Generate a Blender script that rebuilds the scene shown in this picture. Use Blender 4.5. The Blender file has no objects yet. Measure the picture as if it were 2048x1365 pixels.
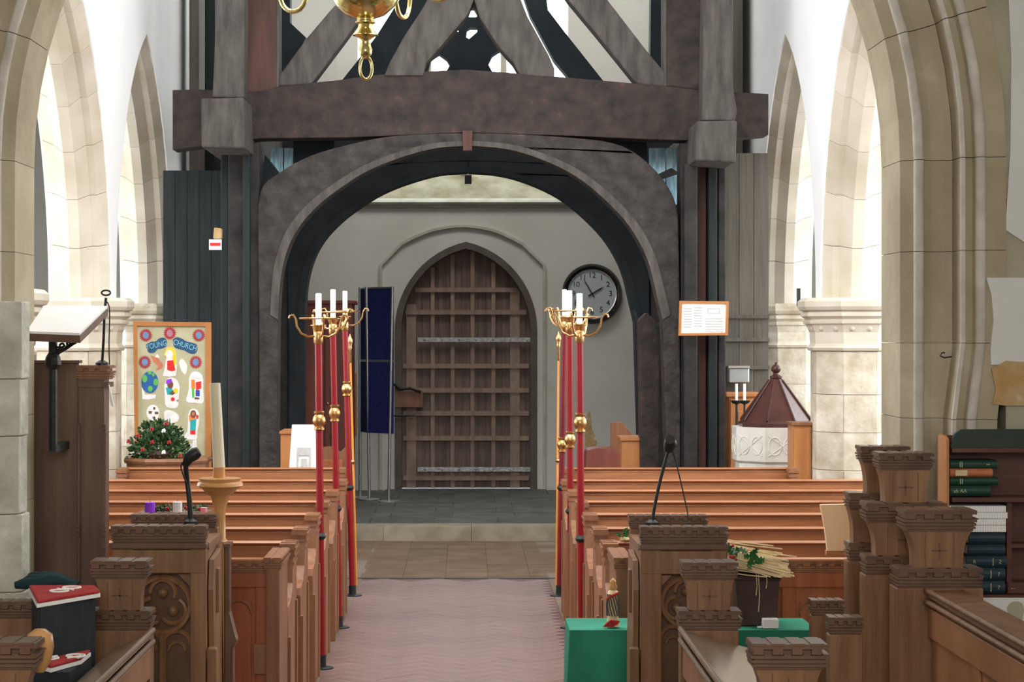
import bpy, bmesh, math, random
from mathutils import Vector, Matrix
from mathutils.geometry import tessellate_polygon
PI = math.pi
SC = bpy.context.scene
COL = SC.collection
rnd = random.Random(7)

# ------------------------------------------------------------------ camera
F, HC, VX, VY = 4000.0, 1.9, 932.0, 665.0
cam_d = bpy.data.cameras.new('camera')
cam = bpy.data.objects.new('camera', cam_d); COL.objects.link(cam)
cam.location = (0, 0, HC); cam.rotation_euler = (PI/2, 0, 0)
cam_d.sensor_width = 36; cam_d.lens = F/2048*36
cam_d.shift_x = (1024-VX)/2048; cam_d.shift_y = (VY-682.5)/2048
cam_d.clip_start = .05; cam_d.clip_end = 200
SC.camera = cam

# ------------------------------------------------------------------ world, lamps, exposure
w = bpy.data.worlds.new('sky'); SC.world = w; w.use_nodes = True
w.node_tree.nodes['Background'].inputs[0].default_value = (.75, .87, 1, 1)
w.node_tree.nodes['Background'].inputs[1].default_value = 1.0
SC.view_settings.view_transform = 'Standard'; SC.view_settings.look = 'None'
SC.view_settings.gamma = 1; SC.view_settings.use_curve_mapping = False
SC.view_settings.exposure = 0.0

def area(name, loc, aim, sx, sy, power, col=(1, 1, 1)):
    l = bpy.data.lights.new(name, 'AREA'); l.shape = 'RECTANGLE'; l.size = sx; l.size_y = sy
    l.energy = power; l.color = col
    o = bpy.data.objects.new(name, l); COL.objects.link(o); o.location = loc
    d = Vector(aim)-Vector(loc)
    o.rotation_euler = d.to_track_quat('-Z', 'Y').to_euler()
    return o
# unseen area lamps added indoors, standing in for window daylight
area('nave_fill', (0, 12.2, 6.2), (0, 12.2, 0), 3.6, 6.5, 130, (.94, .97, 1))
area('aisle_fill_north', (-5.0, 14, 2.9), (-2, 14, 1.7), 9, 1.9, 150, (.95, .98, 1))
area('aisle_fill_south', (5.0, 14, 2.9), (2, 14, 1.7), 9, 1.9, 210, (.97, .99, 1))
area('clerestory_fill_north', (-2.3, 11.0, 5.6), (2.6, 13.5, 3.4), 4, 1.0, 190, (.93, .96, 1))
area('clerestory_fill_south', (2.3, 11.0, 5.6), (-2.6, 13.5, 3.4), 4, 1.0, 100, (.93, .96, 1))
area('aisle_roof_fill_north', (-3.7, 13.5, 4.5), (-5.4, 13.5, 2.4), 8, .8, 130, (.95, .98, 1))  # pair added to brighten the outer aisle walls
area('aisle_roof_fill_south', (3.7, 13.5, 4.5), (5.4, 13.5, 2.4), 8, .8, 130, (.97, .99, 1))
area('chancel_fill', (0, -1.5, 3.4), (0, 9, 1.2), 3.2, 2.4, 230, (1, .96, .90))
area('nave_east_fill', (0, 8.9, 5.2), (0, 14.5, 1.2), 3.4, 1.6, 150, (1, .985, .96))  # added above the arch to light the pew fronts
area('tower_fill', (0, 19.9, 7.4), (0, 22.3, .8), 3.5, 1.2, 150, (1, .99, .95))  # added fill aimed at the west wall

# ------------------------------------------------------------------ helpers
def P(px, py, d):
    return Vector(((px-VX)*d/F, d, HC-(py-VY)*d/F))
def pl(pts, d):                       # outline measured in the photograph, at distance d -> (x, z) metres
    return [((a-VX)*d/F, HC-(b-VY)*d/F) for a, b in pts]

MAT = {}
def mat(name, c1, c2=None, rough=.7, scale=6, stretch=(1, 1, 1), bump=.15, metal=0, detail=6, spec=.4, emit=None, vary=.0, c3=None, bscale=None, lo=.35, hi=.65):
    m = bpy.data.materials.new(name); m.use_nodes = True; MAT[name] = m
    nt = m.node_tree; b = nt.nodes['Principled BSDF']; L = nt.links.new
    c2 = c2 or c1
    tc = nt.nodes.new('ShaderNodeTexCoord'); mp = nt.nodes.new('ShaderNodeMapping')
    L(tc.outputs['Object'], mp.inputs[0]); mp.inputs['Scale'].default_value = stretch
    n = nt.nodes.new('ShaderNodeTexNoise'); n.inputs['Scale'].default_value = scale; n.inputs['Detail'].default_value = detail
    L(mp.outputs[0], n.inputs['Vector'])
    r = nt.nodes.new('ShaderNodeValToRGB'); L(n.outputs['Fac'], r.inputs[0])
    r.color_ramp.elements[0].position = lo; r.color_ramp.elements[1].position = hi
    r.color_ramp.elements[0].color = (*c1, 1); r.color_ramp.elements[1].color = (*c2, 1)
    if c3:
        e = r.color_ramp.elements.new(min(.98, hi+.07)); e.color = (*c3, 1)
    out = r.outputs[0]
    if vary:
        oi = nt.nodes.new('ShaderNodeObjectInfo'); hs = nt.nodes.new('ShaderNodeHueSaturation')
        mr = nt.nodes.new('ShaderNodeMapRange'); mr.inputs['To Min'].default_value = 1-vary; mr.inputs['To Max'].default_value = 1+vary
        L(oi.outputs['Random'], mr.inputs['Value']); L(mr.outputs[0], hs.inputs['Value']); L(out, hs.inputs['Color']); out = hs.outputs[0]
    L(out, b.inputs['Base Color'])
    b.inputs['Roughness'].default_value = rough; b.inputs['Metallic'].default_value = metal
    b.inputs['Specular IOR Level'].default_value = spec
    if bump:
        n2 = nt.nodes.new('ShaderNodeTexNoise'); n2.inputs['Scale'].default_value = bscale or scale*3; n2.inputs['Detail'].default_value = 8
        L(mp.outputs[0], n2.inputs['Vector'])
        bp = nt.nodes.new('ShaderNodeBump'); bp.inputs['Strength'].default_value = bump; bp.inputs['Distance'].default_value = .02
        L(n2.outputs['Fac'], bp.inputs['Height']); L(bp.outputs[0], b.inputs['Normal'])
    if emit:
        b.inputs['Emission Color'].default_value = (*c1, 1); b.inputs['Emission Strength'].default_value = emit
    return m

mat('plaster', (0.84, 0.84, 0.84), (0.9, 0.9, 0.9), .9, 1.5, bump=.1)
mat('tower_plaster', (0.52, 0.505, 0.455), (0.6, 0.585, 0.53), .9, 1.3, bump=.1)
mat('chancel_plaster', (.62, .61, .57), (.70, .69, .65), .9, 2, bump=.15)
mat('bright_stone', (0.5, 0.44, 0.34), (0.62, 0.57, 0.48), .9, 2.5, bump=.35, vary=.07)
mat('pier_stone', (.44, .37, .27), (.66, .61, .51), .9, 5, bump=.5, vary=.08, c3=(.75, .72, .66))
mat('arch_stone', (0.35, 0.3, 0.2), (0.46, 0.4, 0.285), .9, 3, bump=.35, vary=.06, c3=(0.56, 0.5, 0.39))
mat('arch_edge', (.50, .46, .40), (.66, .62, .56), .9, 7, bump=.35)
mat('jamb_rough', (0.42, 0.42, 0.35), (0.66, 0.65, 0.58), .92, 6, bump=.8, vary=.06, c3=(0.8, 0.79, 0.74))
mat('wall_stone', (0.33, 0.31, 0.22), (0.43, 0.4, 0.3), .92, 4, bump=.4, vary=.08)
mat('ochre_plaster', (.48, .29, .11), (.55, .40, .22), .92, 9, bump=.6, c3=(.7, .66, .6))
mat('white_patch', (.66, .665, .64), (.74, .745, .72), .9, 3, bump=.1)
mat('sill_stone', (0.24, 0.22, 0.13), (0.42, 0.39, 0.28), .9, 4, bump=.4)
mat('door_stone', (.40, .385, .31), (.52, .50, .42), .9, 5, bump=.3)
mat('black_oak', (0.008, 0.008, 0.008), (0.034, 0.029, 0.028), .75, 5, (1, 1, 1), bump=.5, vary=.1, c3=(0.08, 0.068, 0.062), lo=.3, hi=.68)
mat('arch_oak', (0.018, 0.016, 0.015), (0.062, 0.053, 0.047), .8, 8, (1, 1, 1), detail=10, bump=.9, c3=(0.15, 0.13, 0.115), lo=.30, hi=.68)
mat('tie_oak', (0.014, 0.012, 0.011), (0.05, 0.033, 0.027), .75, 8, (1, 1, 1), bump=.5, c3=(0.1, 0.048, 0.034), lo=.30, hi=.66)
mat('grey_oak', (0.05, 0.045, 0.04), (0.11, 0.098, 0.088), .85, 8, (2, 2, .5), bump=.6, c3=(0.18, 0.16, 0.145), lo=.30, hi=.68)
mat('post_oak', (0.06, 0.028, 0.022), (0.1, 0.045, 0.035), .75, 4, (3, 3, .4), bump=.5)
mat('dark_oak', (.008, .012, .016), (.016, .022, .028), .8, 4, bump=.3)
mat('board_oak', (0.008, 0.013, 0.014), (0.018, 0.024, 0.025), .8, 3, (4, 4, .4), bump=.3, vary=.15)
mat('drab_board', (0.085, 0.075, 0.06), (0.125, 0.11, 0.09), .8, 3, (4, 4, .4), bump=.3, vary=.08)
mat('blue_daylight_tint', (.22, .42, .55), (.50, .72, .82), .8, 7, (6, 1, 1), bump=.3)  # cold blue daylight put into the board colour
mat('pew_wood', (0.31, 0.122, 0.05), (0.43, 0.185, 0.083), .32, 4, (.5, 4, 5), bump=.08, vary=.08, spec=.5)
mat('pew_end_wood', (0.22, 0.09, 0.042), (0.31, 0.14, 0.07), .4, 4, (5, 5, .5), bump=.08, vary=.08)
mat('pew_panel', (0.3, 0.08, 0.03), (0.4, 0.125, 0.05), .45, 4, (5, 5, .5), bump=.08)
mat('stall_wood', (0.175, 0.083, 0.036), (0.27, 0.14, 0.066), .42, 4, (5, 5, .5), bump=.12, vary=.08)
mat('stall_cap', (0.1, 0.05, 0.03), (0.165, 0.09, 0.055), .35, 5, bump=.12)
mat('stall_front', (0.3, 0.125, 0.055), (0.42, 0.2, 0.1), .35, 3, (3, 1, .5), bump=.08)
mat('stall_desk', (0.22, 0.14, 0.09), (0.3, 0.21, 0.145), .22, 3, (5, .5, 5), bump=.05, spec=.7)
mat('groove', (.02, .012, .008), rough=.8, bump=0)
mat('pulpit_wood', (0.115, 0.06, 0.042), (0.175, 0.1, 0.068), .4, 3, (4, 4, .5), bump=.1)
mat('pale_wood', (0.86, 0.52, 0.31), (0.93, 0.61, 0.4), .4, 3, (3, 3, .6), bump=.05)
mat('orange_wood', (0.42, 0.16, 0.05), (0.5, 0.21, 0.075), .4, 4, (4, 4, .5), bump=.08)
mat('stand_wood', (0.56, 0.27, 0.09), (0.66, 0.36, 0.14), .3, 4, (4, 4, .5), bump=.05)
mat('maroon_wood', (0.14, 0.035, 0.024), (0.2, 0.052, 0.036), .5, 3, (3, 3, .4), bump=.1)
mat('cover_wood', (.05, .016, .013), (.085, .03, .024), .3, 4, bump=.1)
mat('door_wood', (0.115, 0.08, 0.062), (0.18, 0.125, 0.1), .6, 4, (5, 5, .5), bump=.4, vary=.1)
mat('door_batten', (0.24, 0.165, 0.125), (0.32, 0.225, 0.17), .6, 4, (4, 4, 1), bump=.3, vary=.08)
mat('door_edge', (.085, .07, .055), (.12, .10, .08), .7, 5, bump=.3)
mat('door_red', (0.2, 0.09, 0.06), (0.25, 0.12, 0.08), .6, 4, (4, 4, .5), bump=.3)
mat('iron', (0.3, 0.31, 0.31), (0.5, 0.51, 0.51), .45, 20, metal=.7, bump=.3)
mat('dark_iron', (.012, .014, .014), (.03, .034, .034), .5, 12, metal=.3, bump=.2)
mat('black_plastic', (.012, .013, .014), rough=.45, bump=0)
mat('chrome', (.75, .76, .78), rough=.25, metal=1, bump=0)
mat('alu', (.42, .45, .46), (.50, .53, .54), .35, 8, metal=.8, bump=0)
mat('brass', (0.6, 0.5, 0.2), (0.7, 0.6, 0.28), .16, 5, metal=1, bump=0)
mat('old_brass', (.52, .30, .12), (.72, .48, .22), .28, 12, metal=1, bump=.1)
mat('red_pole', (0.22, 0.004, 0.01), (0.28, 0.008, 0.014), .35, 6, (1, 1, .3), bump=.05)
mat('dark_red_pole', (0.13, 0.004, 0.01), (0.17, 0.006, 0.014), .4, 6, bump=.05)
mat('orange_pole', (.75, .27, .04), (.85, .34, .07), .35, 4, bump=0)
mat('candle_wax', (.86, .85, .80), (.90, .89, .85), .5, 4, bump=0)
mat('cream_wax', (.76, .69, .50), (.82, .75, .57), .5, 4, bump=0)
mat('blue_felt', (.010, .016, .11), (.016, .024, .16), .95, 30, bump=.2)
mat('clock_face', (.42, .46, .48), rough=.4, bump=0)
mat('black_gloss', (.01, .01, .012), rough=.15, bump=0)
mat('paper', (.86, .86, .86), (.90, .90, .89), .8, 8, bump=0)
mat('grey_print', (.48, .48, .48), (.62, .62, .60), .8, 60, bump=0)
mat('page_cream', (0.94, 0.93, 0.9), (0.95, 0.94, 0.92), rough=.8, bump=0)
mat('cork', (.50, .48, .30), (.58, .56, .38), .9, 10, bump=.1)
mat('board_frame', (.44, .17, .045), (.52, .22, .07), .45, 4, bump=.05)
for nm, c in dict(red=(.75, .03, .03), rust=(.40, .05, .06), navy=(.03, .10, .20), skyblue=(.16, .26, .46), letter=(.25, .55, .70), yellow=(.80, .66, .05), skin=(.60, .20, .12), brown=(.18, .08, .05), teal=(.03, .42, .45), green=(.12, .50, .10), globe=(.03, .12, .38), orange=(.85, .25, .06), purple=(.30, .05, .75), pink=(.95, .35, .42), mauve=(.45, .20, .28), blue=(.05, .07, .40), white=(.85, .85, .84)).items():
    mat('ink_'+nm, c, tuple(min(1, v*1.15) for v in c), .8, 20, bump=0)
mat('green_cloth', (0.02, 0.21, 0.13), (0.03, 0.28, 0.175), .85, 5, bump=.08)
mat('leaf', (0.025, 0.075, 0.025), (0.075, 0.15, 0.05), .5, 9, bump=0, c3=(.20, .28, .06), vary=.1)
mat('holly', (0.012, 0.1, 0.02), (0.03, 0.17, 0.04), .3, 9, bump=0)
mat('berry', (0.34, 0.012, 0.02), (0.45, 0.03, 0.035), .35, 9, bump=0)
mat('straw', (0.66, 0.5, 0.27), (0.84, 0.7, 0.45), .7, 14, bump=.1)
mat('pot', (.045, .02, .017), (.07, .032, .026), .5, 5, bump=.1)
mat('kneeler_red', (.36, .02, .02), (.45, .035, .03), .95, 25, bump=.3)
mat('dark_cloth', (.008, .03, .035), (.015, .05, .05), .95, 8, bump=.3)
mat('book_green', (.010, .045, .028), (.016, .06, .04), .5, 8, bump=.1)
mat('book_blue', (.012, .03, .045), (.02, .045, .06), .5, 8, bump=.1)
mat('book_orange', (.45, .13, .05), (.60, .22, .09), .5, 12, bump=.05)
mat('gold_print', (.45, .48, .25), rough=.5, bump=0)
mat('shelf_wood', (.085, .03, .02), (.12, .045, .03), .4, 4, (1, 4, 4), bump=.1)
mat('bookcase_top', (.022, .035, .03), (.03, .045, .036), .6, 4, bump=.05)
mat('font_stone', (.62, .60, .54), (.74, .72, .67), .85, 5, bump=.3)
mat('floor_block', (0.175, 0.095, 0.08), (0.255, 0.155, 0.14), 0.42, 5, (1, 1, 1), bump=.08, vary=.05)
mat('block_bed', (0.16, 0.09, 0.078), (0.17, 0.09, 0.08), rough=.8, bump=0)
mat('floor_tile', (0.12, 0.068, 0.036), (0.17, 0.105, 0.062), 0.8, 5, bump=.12, vary=.10)
mat('floor_slab', (0.065, 0.065, 0.055), (0.115, 0.11, 0.095), 0.7, 4, bump=.2, vary=.12)
mat('step_stone', (0.24, 0.205, 0.14), (0.33, 0.29, 0.21), .8, 6, bump=.3, vary=.05)
mat('floor_plain', (.16, .12, .09), (.20, .15, .11), .7, 3, bump=.1)
mat('ceiling_white', (.7, .7, .68), rough=.9, bump=0)
mat('window_daylight', (.85, .95, 1), rough=.5, bump=0, emit=4.5)
mat('aisle_window_light', (.93, .97, 1), rough=.5, bump=0, emit=5)

class MB:
    """collects shapes, then links them as ONE mesh object"""
    def __init__(s): s.v = []; s.f = []
    def add(s, vs, fs):
        b = len(s.v); s.v += [tuple(v) for v in vs]; s.f += [tuple(i+b for i in f) for f in fs]; return s
    def box(s, x0, x1, y0, y1, z0, z1):
        return s.add([(x0,y0,z0),(x1,y0,z0),(x1,y1,z0),(x0,y1,z0),(x0,y0,z1),(x1,y0,z1),(x1,y1,z1),(x0,y1,z1)],
                     [(0,3,2,1),(4,5,6,7),(0,1,5,4),(1,2,6,5),(2,3,7,6),(3,0,4,7)])
    def prism(s, poly, t0, t1, axis='y', holes=()):
        """poly: (a, b) pairs. axis y -> (x, z); axis x -> (y, z); axis z -> (x, y)"""
        loops = [list(poly)]+[list(h) for h in holes]
        def mk(a, b, t): return {'y': (a, t, b), 'x': (t, a, b), 'z': (a, b, t)}[axis]
        flat = [p for l in loops for p in l]; n = len(flat)
        tris = tessellate_polygon([[Vector((p[0], p[1], 0)) for p in l] for l in loops])
        vs = [mk(a, b, t0) for a, b in flat]+[mk(a, b, t1) for a, b in flat]
        fs = [tuple(t) for t in tris]+[tuple(i+n for i in reversed(t)) for t in tris]
        k = 0
        for l in loops:
            m = len(l)
            for i in range(m):
                j = (i+1) % m; fs.append((k+i, k+j, k+j+n, k+i+n))
            k += m
        return s.add(vs, fs)
    def lathe(s, prof, c, seg=16, rot=0, axis='z'):
        """prof: (radius, height)"""
        vs, fs = [], []
        for r, h in prof:
            for i in range(seg):
                a = rot+2*PI*i/seg; u, v = r*math.cos(a), r*math.sin(a)
                vs.append({'z': (c[0]+u, c[1]+v, c[2]+h), 'y': (c[0]+u, c[1]+h, c[2]+v), 'x': (c[0]+h, c[1]+u, c[2]+v)}[axis])
        for k in range(len(prof)-1):
            for i in range(seg):
                j = (i+1) % seg; fs.append((k*seg+i, k*seg+j, (k+1)*seg+j, (k+1)*seg+i))
        fs.append(tuple(range(seg))); fs.append(tuple((len(prof)-1)*seg+i for i in range(seg)))
        return s.add(vs, fs)
    def tube(s, pts, r, seg=8, closed=False):
        pts = [Vector(p) for p in pts]; n = len(pts); vs, fs = [], []
        up = None
        for i, p in enumerate(pts):
            a = pts[(i-1) % n] if (i > 0 or closed) else p; b = pts[(i+1) % n] if (i < n-1 or closed) else p
            t = (b-a).normalized()
            if up is None: up = t.orthogonal().normalized()
            up = (up-t*up.dot(t)).normalized(); sd = t.cross(up)
            rr = r[i] if isinstance(r, (list, tuple)) else r
            for k in range(seg):
                q = 2*PI*k/seg; vs.append(p+(up*math.cos(q)+sd*math.sin(q))*rr)
        m = n if closed else n-1
        for i in range(m):
            i2 = (i+1) % n
            for k in range(seg):
                k2 = (k+1) % seg; fs.append((i*seg+k, i*seg+k2, i2*seg+k2, i2*seg+k))
        if not closed:
            fs.append(tuple(range(seg))); fs.append(tuple((n-1)*seg+k for k in range(seg)))
        return s.add(vs, fs)
    def ball(s, c, r, seg=10, rings=6, sx=1, sz=1):
        pr = [(max(1e-4, r*math.sin(PI*i/rings))*sx, -r*sz*math.cos(PI*i/rings)) for i in range(rings+1)]
        return s.lathe(pr, c, seg)
    def leaf(s, c, d, n, l, wd):
        c, d, n = Vector(c), Vector(d).normalized(), Vector(n); sd = d.cross(n).normalized()*wd; nn = sd.cross(d).normalized()*wd*.3
        return s.add([c, c+d*l*.45+sd+nn, c+d*l, c+d*l*.45-sd+nn, c+d*l*.45], [(0, 1, 4), (1, 2, 4), (2, 3, 4), (3, 0, 4)])
    def build(s, name, m, parent=None, smooth=False, bevel=0):
        if parent is None:
            xs = [v[0] for v in s.v]; ys = [v[1] for v in s.v]; zs = [v[2] for v in s.v]
            off = Vector(((min(xs)+max(xs))/2, (min(ys)+max(ys))/2, min(zs)))
            loc = off
        else:
            off = wloc(parent); loc = Vector((0, 0, 0))
        me = bpy.data.meshes.new(name); me.from_pydata([Vector(v)-off for v in s.v], [], s.f)
        bm = bmesh.new(); bm.from_mesh(me); bmesh.ops.recalc_face_normals(bm, faces=bm.faces); bm.to_mesh(me); bm.free()
        me.materials.append(MAT[m])
        if smooth:
            me.polygons.foreach_set('use_smooth', [True]*len(me.polygons))
            try: me.set_sharp_from_angle(angle=math.radians(50))
            except Exception: pass
        o = bpy.data.objects.new(name, me); COL.objects.link(o); o.location = loc
        if parent: o.parent = parent
        if bevel:
            b = o.modifiers.new('bevel', 'BEVEL'); b.width = bevel; b.segments = 2; b.limit_method = 'ANGLE'
        return o

def wloc(o):
    v = Vector((0, 0, 0))
    while o: v += o.location; o = o.parent
    return v
def tag(o, label, cat, group=None):
    o['label'] = label; o['category'] = cat
    if group: o['group'] = group
    return o
def thing(name, label, cat, loc, group=None):
    o = bpy.data.objects.new(name, None); COL.objects.link(o); o.location = loc; o.empty_display_size = .1
    return tag(o, label, cat, group)
def struct(o): o['kind'] = 'structure'; return o
def stuff(o): o['kind'] = 'stuff'; return o
def kids(o): return [c for c in bpy.data.objects if c.parent == o]
def copy_tree(o, parent=None):
    c = o.copy(); COL.objects.link(c); c.parent = parent
    for ch in kids(o): copy_tree(ch, c)
    return c
def text(s, parent, m, loc, size, rot=(PI/2, 0, 0), name='lettering', ext=.0006):
    cu = bpy.data.curves.new(name, 'FONT'); cu.body = s; cu.size = size; cu.extrude = ext; cu.align_x = 'CENTER'; cu.align_y = 'CENTER'
    cu.materials.append(MAT[m]); o = bpy.data.objects.new(name, cu); COL.objects.link(o)
    dg = bpy.context.evaluated_depsgraph_get()
    me = bpy.data.meshes.new_from_object(o.evaluated_get(dg)); bpy.data.objects.remove(o)
    o = bpy.data.objects.new(name, me); COL.objects.link(o)
    if not me.materials: me.materials.append(MAT[m])
    o.location = Vector(loc)-wloc(parent); o.rotation_euler = rot; o.parent = parent
    return o
def rect(x0, x1, z0, z1): return [(x0, z0), (x1, z0), (x1, z1), (x0, z1)]

def curve(pts, n=4):
    out = []
    for i in range(len(pts)-1):
        p0 = pts[max(0, i-1)]; p1 = pts[i]; p2 = pts[i+1]; p3 = pts[min(len(pts)-1, i+2)]
        for k in range(n):
            t = k/n
            out.append(tuple(.5*((2*p1[q])+(-p0[q]+p2[q])*t+(2*p0[q]-5*p1[q]+4*p2[q]-p3[q])*t*t+(-p0[q]+3*p1[q]-3*p2[q]+p3[q])*t**3) for q in (0, 1)))
    return out+[pts[-1]]

# ------------------------------------------------------------------ arches
def arc_pt(side, hs, c, zs, z0, off, t):
    """t 0..1 straight jamb, 1..2 arc to the apex"""
    if t <= 1: return side*(hs+off), z0+(zs-z0)*t
    R = hs+c+off; am = math.acos(min(1, c/R)); a = am*(t-1)
    return side*(-c+R*math.cos(a)), zs+R*math.sin(a)
def arch_outline(hs, c, zs, z0, off=0, n=14):
    ts = [0]+[1+i/n for i in range(n+1)]
    a = [arc_pt(-1, hs, c, zs, z0, off, t) for t in ts]; b = [arc_pt(1, hs, c, zs, z0, off, t) for t in ts[:-1]]
    return a+b[::-1]
def ring(parent, name, m, prof, hs, c, zs, z0, mp, cuts, joint=.004, sides=(-1, 1), shift=None, stt=False):
    """stone pieces swept along an arch; prof: closed (offset, depth) loop; cuts: values of t; mp(u, depth, z) -> world"""
    L = (hs+c)*1.0
    for sd in sides:
        for i in range(len(cuts)-1):
            a, b = cuts[i], cuts[i+1]
            js = joint/2/((zs-z0) if b <= 1 else L)
            a2, b2 = a+js, b-js
            n = 1 if b <= 1 else 3
            mb = MB(); rows = []
            for k in range(n+1):
                t = a2+(b2-a2)*k/n
                row = []
                for o, dp in prof:
                    if shift: o = shift(o, t)
                    u, z = arc_pt(sd, hs, c, zs, z0, o, t); row.append(mp(u, dp, z))
                rows.append(row)
            vs = [v for r in rows for v in r]; q = len(prof); fs = []
            for k in range(n):
                for j in range(q):
                    j2 = (j+1) % q; fs.append((k*q+j, k*q+j2, (k+1)*q+j2, (k+1)*q+j))
            fs.append(tuple(range(q))); fs.append(tuple(n*q+j for j in range(q)))
            mb.add(vs, fs); mb.build(name, m, parent)

# ------------------------------------------------------------------ floors
fl = struct(MB().box(-6, 6, -4, 24, -.20, -.03).build('floor', 'floor_plain'))
MB().box(-6, -.80, 8.3, 24, -.03, 0).build('pew_platform', 'floor_plain', fl)
MB().box(.64, 6, 8.3, 24, -.03, 0).build('pew_platform', 'floor_plain', fl)
MB().box(-6, 6, -4, 7.7, -.03, .12).build('chancel_paving', 'floor_plain', fl)
MB().box(-.80, .64, 7.7, 15.4, -.03, -.0022).build('block_bedding', 'block_bed', fl)
# herringbone wood blocks of the aisle
BL, BW = .30, .10
bm_ = MB().box(-BL/2+.0003, BL/2-.0003, -BW/2+.0003, BW/2-.0003, 0, .018)
proto = None
cnt = 0
def clip_ok(x, y): return -.78 < x < .62 and 10.3 < y < 15.30
s2 = math.sqrt(.5)
def herring():
    n = 3; out = []
    for i in range(-90, 130):
        for j in range(-90, 130):
            m = (i-j) % (2*n)
            if m == 0: out.append(((i+n/2)*BW, (j+.5)*BW, 0))
            elif m == n: out.append(((i+.5)*BW, (j+1-n/2)*BW, 1))
    return out
seen = set()
for hx, hy, r in herring():
    # rotate the pattern by 45 degrees so that the zigzags run down the aisle
    x = (hx-hy)*s2; y = (hx+hy)*s2+9
    for dy in (0,):
        X, Y = x, y
        if not clip_ok(X, Y): continue
        key = (round(X, 2), round(Y, 2), r)
        if key in seen: continue
        seen.add(key)
        if proto is None:
            proto = bm_.build('wood_block', 'floor_block'); o = proto; o.parent = fl; pz = -.018
        else:
            o = bpy.data.objects.new('wood_block', proto.data); COL.objects.link(o); o.parent = fl
        o.location = Vector((X, Y, -.018+rnd.uniform(-.0008, .0003)))-fl.location
        o.rotation_euler = (0, 0, PI/4+(PI/2 if r else 0)); cnt += 1
print('floor blocks', cnt)
# keep the near, unseen end of the aisle one surface
MB().box(-.80, .64, 7.7, 10.15, -.012, 0).build('aisle_boards', 'floor_block', fl)
MB().box(-1.2, 1.1, 15.40, 15.47, -.03, .002).build('floor_grating', 'dark_iron', fl)
y = 15.47
for r in range(9):
    for c in range(7):
        x0 = -1.15+c*.33
        MB().box(x0+.001, x0+.329, y+.001, y+.299, -.03, rnd.uniform(-.001, .001)).build('tile', 'floor_tile', fl)
    y += .30
for c in range(4):
    MB().box(-1.55+c*.8, -1.55+c*.8+.797, 18.2, 18.55, -.02, .127).build('step_stone', 'step_stone', fl)
for r in range(7):
    for c in range(7):
        x0 = -2.1+c*.6+(r % 2)*.17; y0 = 18.553+r*.56
        MB().box(x0+.004, x0+.596, y0+.004, y0+.556, 0, .125+rnd.uniform(-.002, .002)).build('paving_slab', 'floor_slab', fl)
MB().box(-3, 3, 18.55, 22.5, -.02, .115).build('tower_floor_bed', 'floor_slab', fl)

# ------------------------------------------------------------------ west wall, window, door
WD = 22.5
def W(pts): return pl(pts, WD)
wz = 1.9+(665-402)*WD/F     # sill height
west = MB()
out = [(-6, -.02), (6, -.02), (6, 8), (-6, 8)]
hole_w = [(-1.45, wz), (1.45, wz), (1.45, 5.6)]+[(1.45*math.cos(a*PI/16), 5.6+1.3*math.sin(a*PI/16)) for a in range(1, 16)]+[(-1.45, 5.6)]
DHS, DC, DZS = .80, .82, 1.9+(665-660)*WD/F+.0
dapex = 1.9+(665-484)*WD/F
DC = ((dapex-DZS)**2-DHS**2)/(2*DHS)
west_z0 = .0
o_ = [(-6, .0)]+[(x, z) for x, z in arch_outline(DHS, DC, DZS, .0, 0, 12)]+[(6, .0), (6, 8), (-6, 8)]
west.prism(o_, WD, WD+.45, holes=[hole_w[::-1]])
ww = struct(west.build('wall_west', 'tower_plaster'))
# sloping sill and string course
sl = MB(); gz = 1.9+(665-338)*23.0/F
sl.add([(-1.45, WD, wz), (1.45, WD, wz), (1.45, WD+.5, gz), (-1.45, WD+.5, gz), (-1.45, WD, wz-.03), (1.45, WD, wz-.03), (1.45, WD+.5, wz-.03), (-1.45, WD+.5, wz-.03)],
       [(0, 1, 2, 3), (4, 5, 6, 7), (0, 1, 5, 4), (1, 2, 6, 5), (2, 3, 7, 6), (3, 0, 4, 7)])
sl.build('sloping_sill', 'sill_stone', ww)
sc_ = MB(); 
sc_.prism([(WD+.02, wz+.03), (WD-.05, wz+.0), (WD-.075, wz-.02), (WD-.06, wz-.045), (WD-.03, wz-.05), (WD-.025, wz-.075), (WD+.02, wz-.08)], -3.0, 3.0, 'x')
sc_.build('string_course', 'door_stone', ww)
# window lights
win = MB().box(-1.5, 1.5, WD+.5, WD+.52, gz-.5, 7.0).build('window_1', 'window_daylight'); struct(win)
MB().prism([(-1.45, wz), (-1.22, wz), (-1.22, 7), (-1.45, 7)], WD+.02, WD+.5).build('window_splay', 'tower_plaster', win)
MB().prism([(1.15, wz), (1.45, wz), (1.45, 7), (1.15, 7)], WD+.02, WD+.5).build('window_splay', 'tower_plaster', win)
for xm in (-.43, .43):
    MB().prism([(xm-.055, WD+.5), (xm-.03, WD+.36), (xm+.03, WD+.36), (xm+.055, WD+.5)], gz-.1, 7, 'z').build('mullion', 'door_stone', win)
MB().box(-.06, .06, WD+.38, WD+.5, gz-.3, gz+.06).build('mullion_base', 'sill_stone', win)

# stone hood line around the west door
hp = pl([(759, 980), (759, 530)]+curve([(800, 487), (830, 471), (870, 457), (925, 450), (980, 457), (1018, 471), (1048, 487)])+[(1091, 530), (1091, 980)], WD)
hb = MB(); ring_in = pl([(764, 980), (764, 532)]+curve([(804, 491), (833, 476), (872, 462), (925, 455), (978, 462), (1015, 476), (1044, 491)])+[(1086, 532), (1086, 980)], WD)
hb.prism(hp+ring_in[::-1], WD-.035, WD+.01); hb.build('hood_moulding', 'door_stone', ww)

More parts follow.
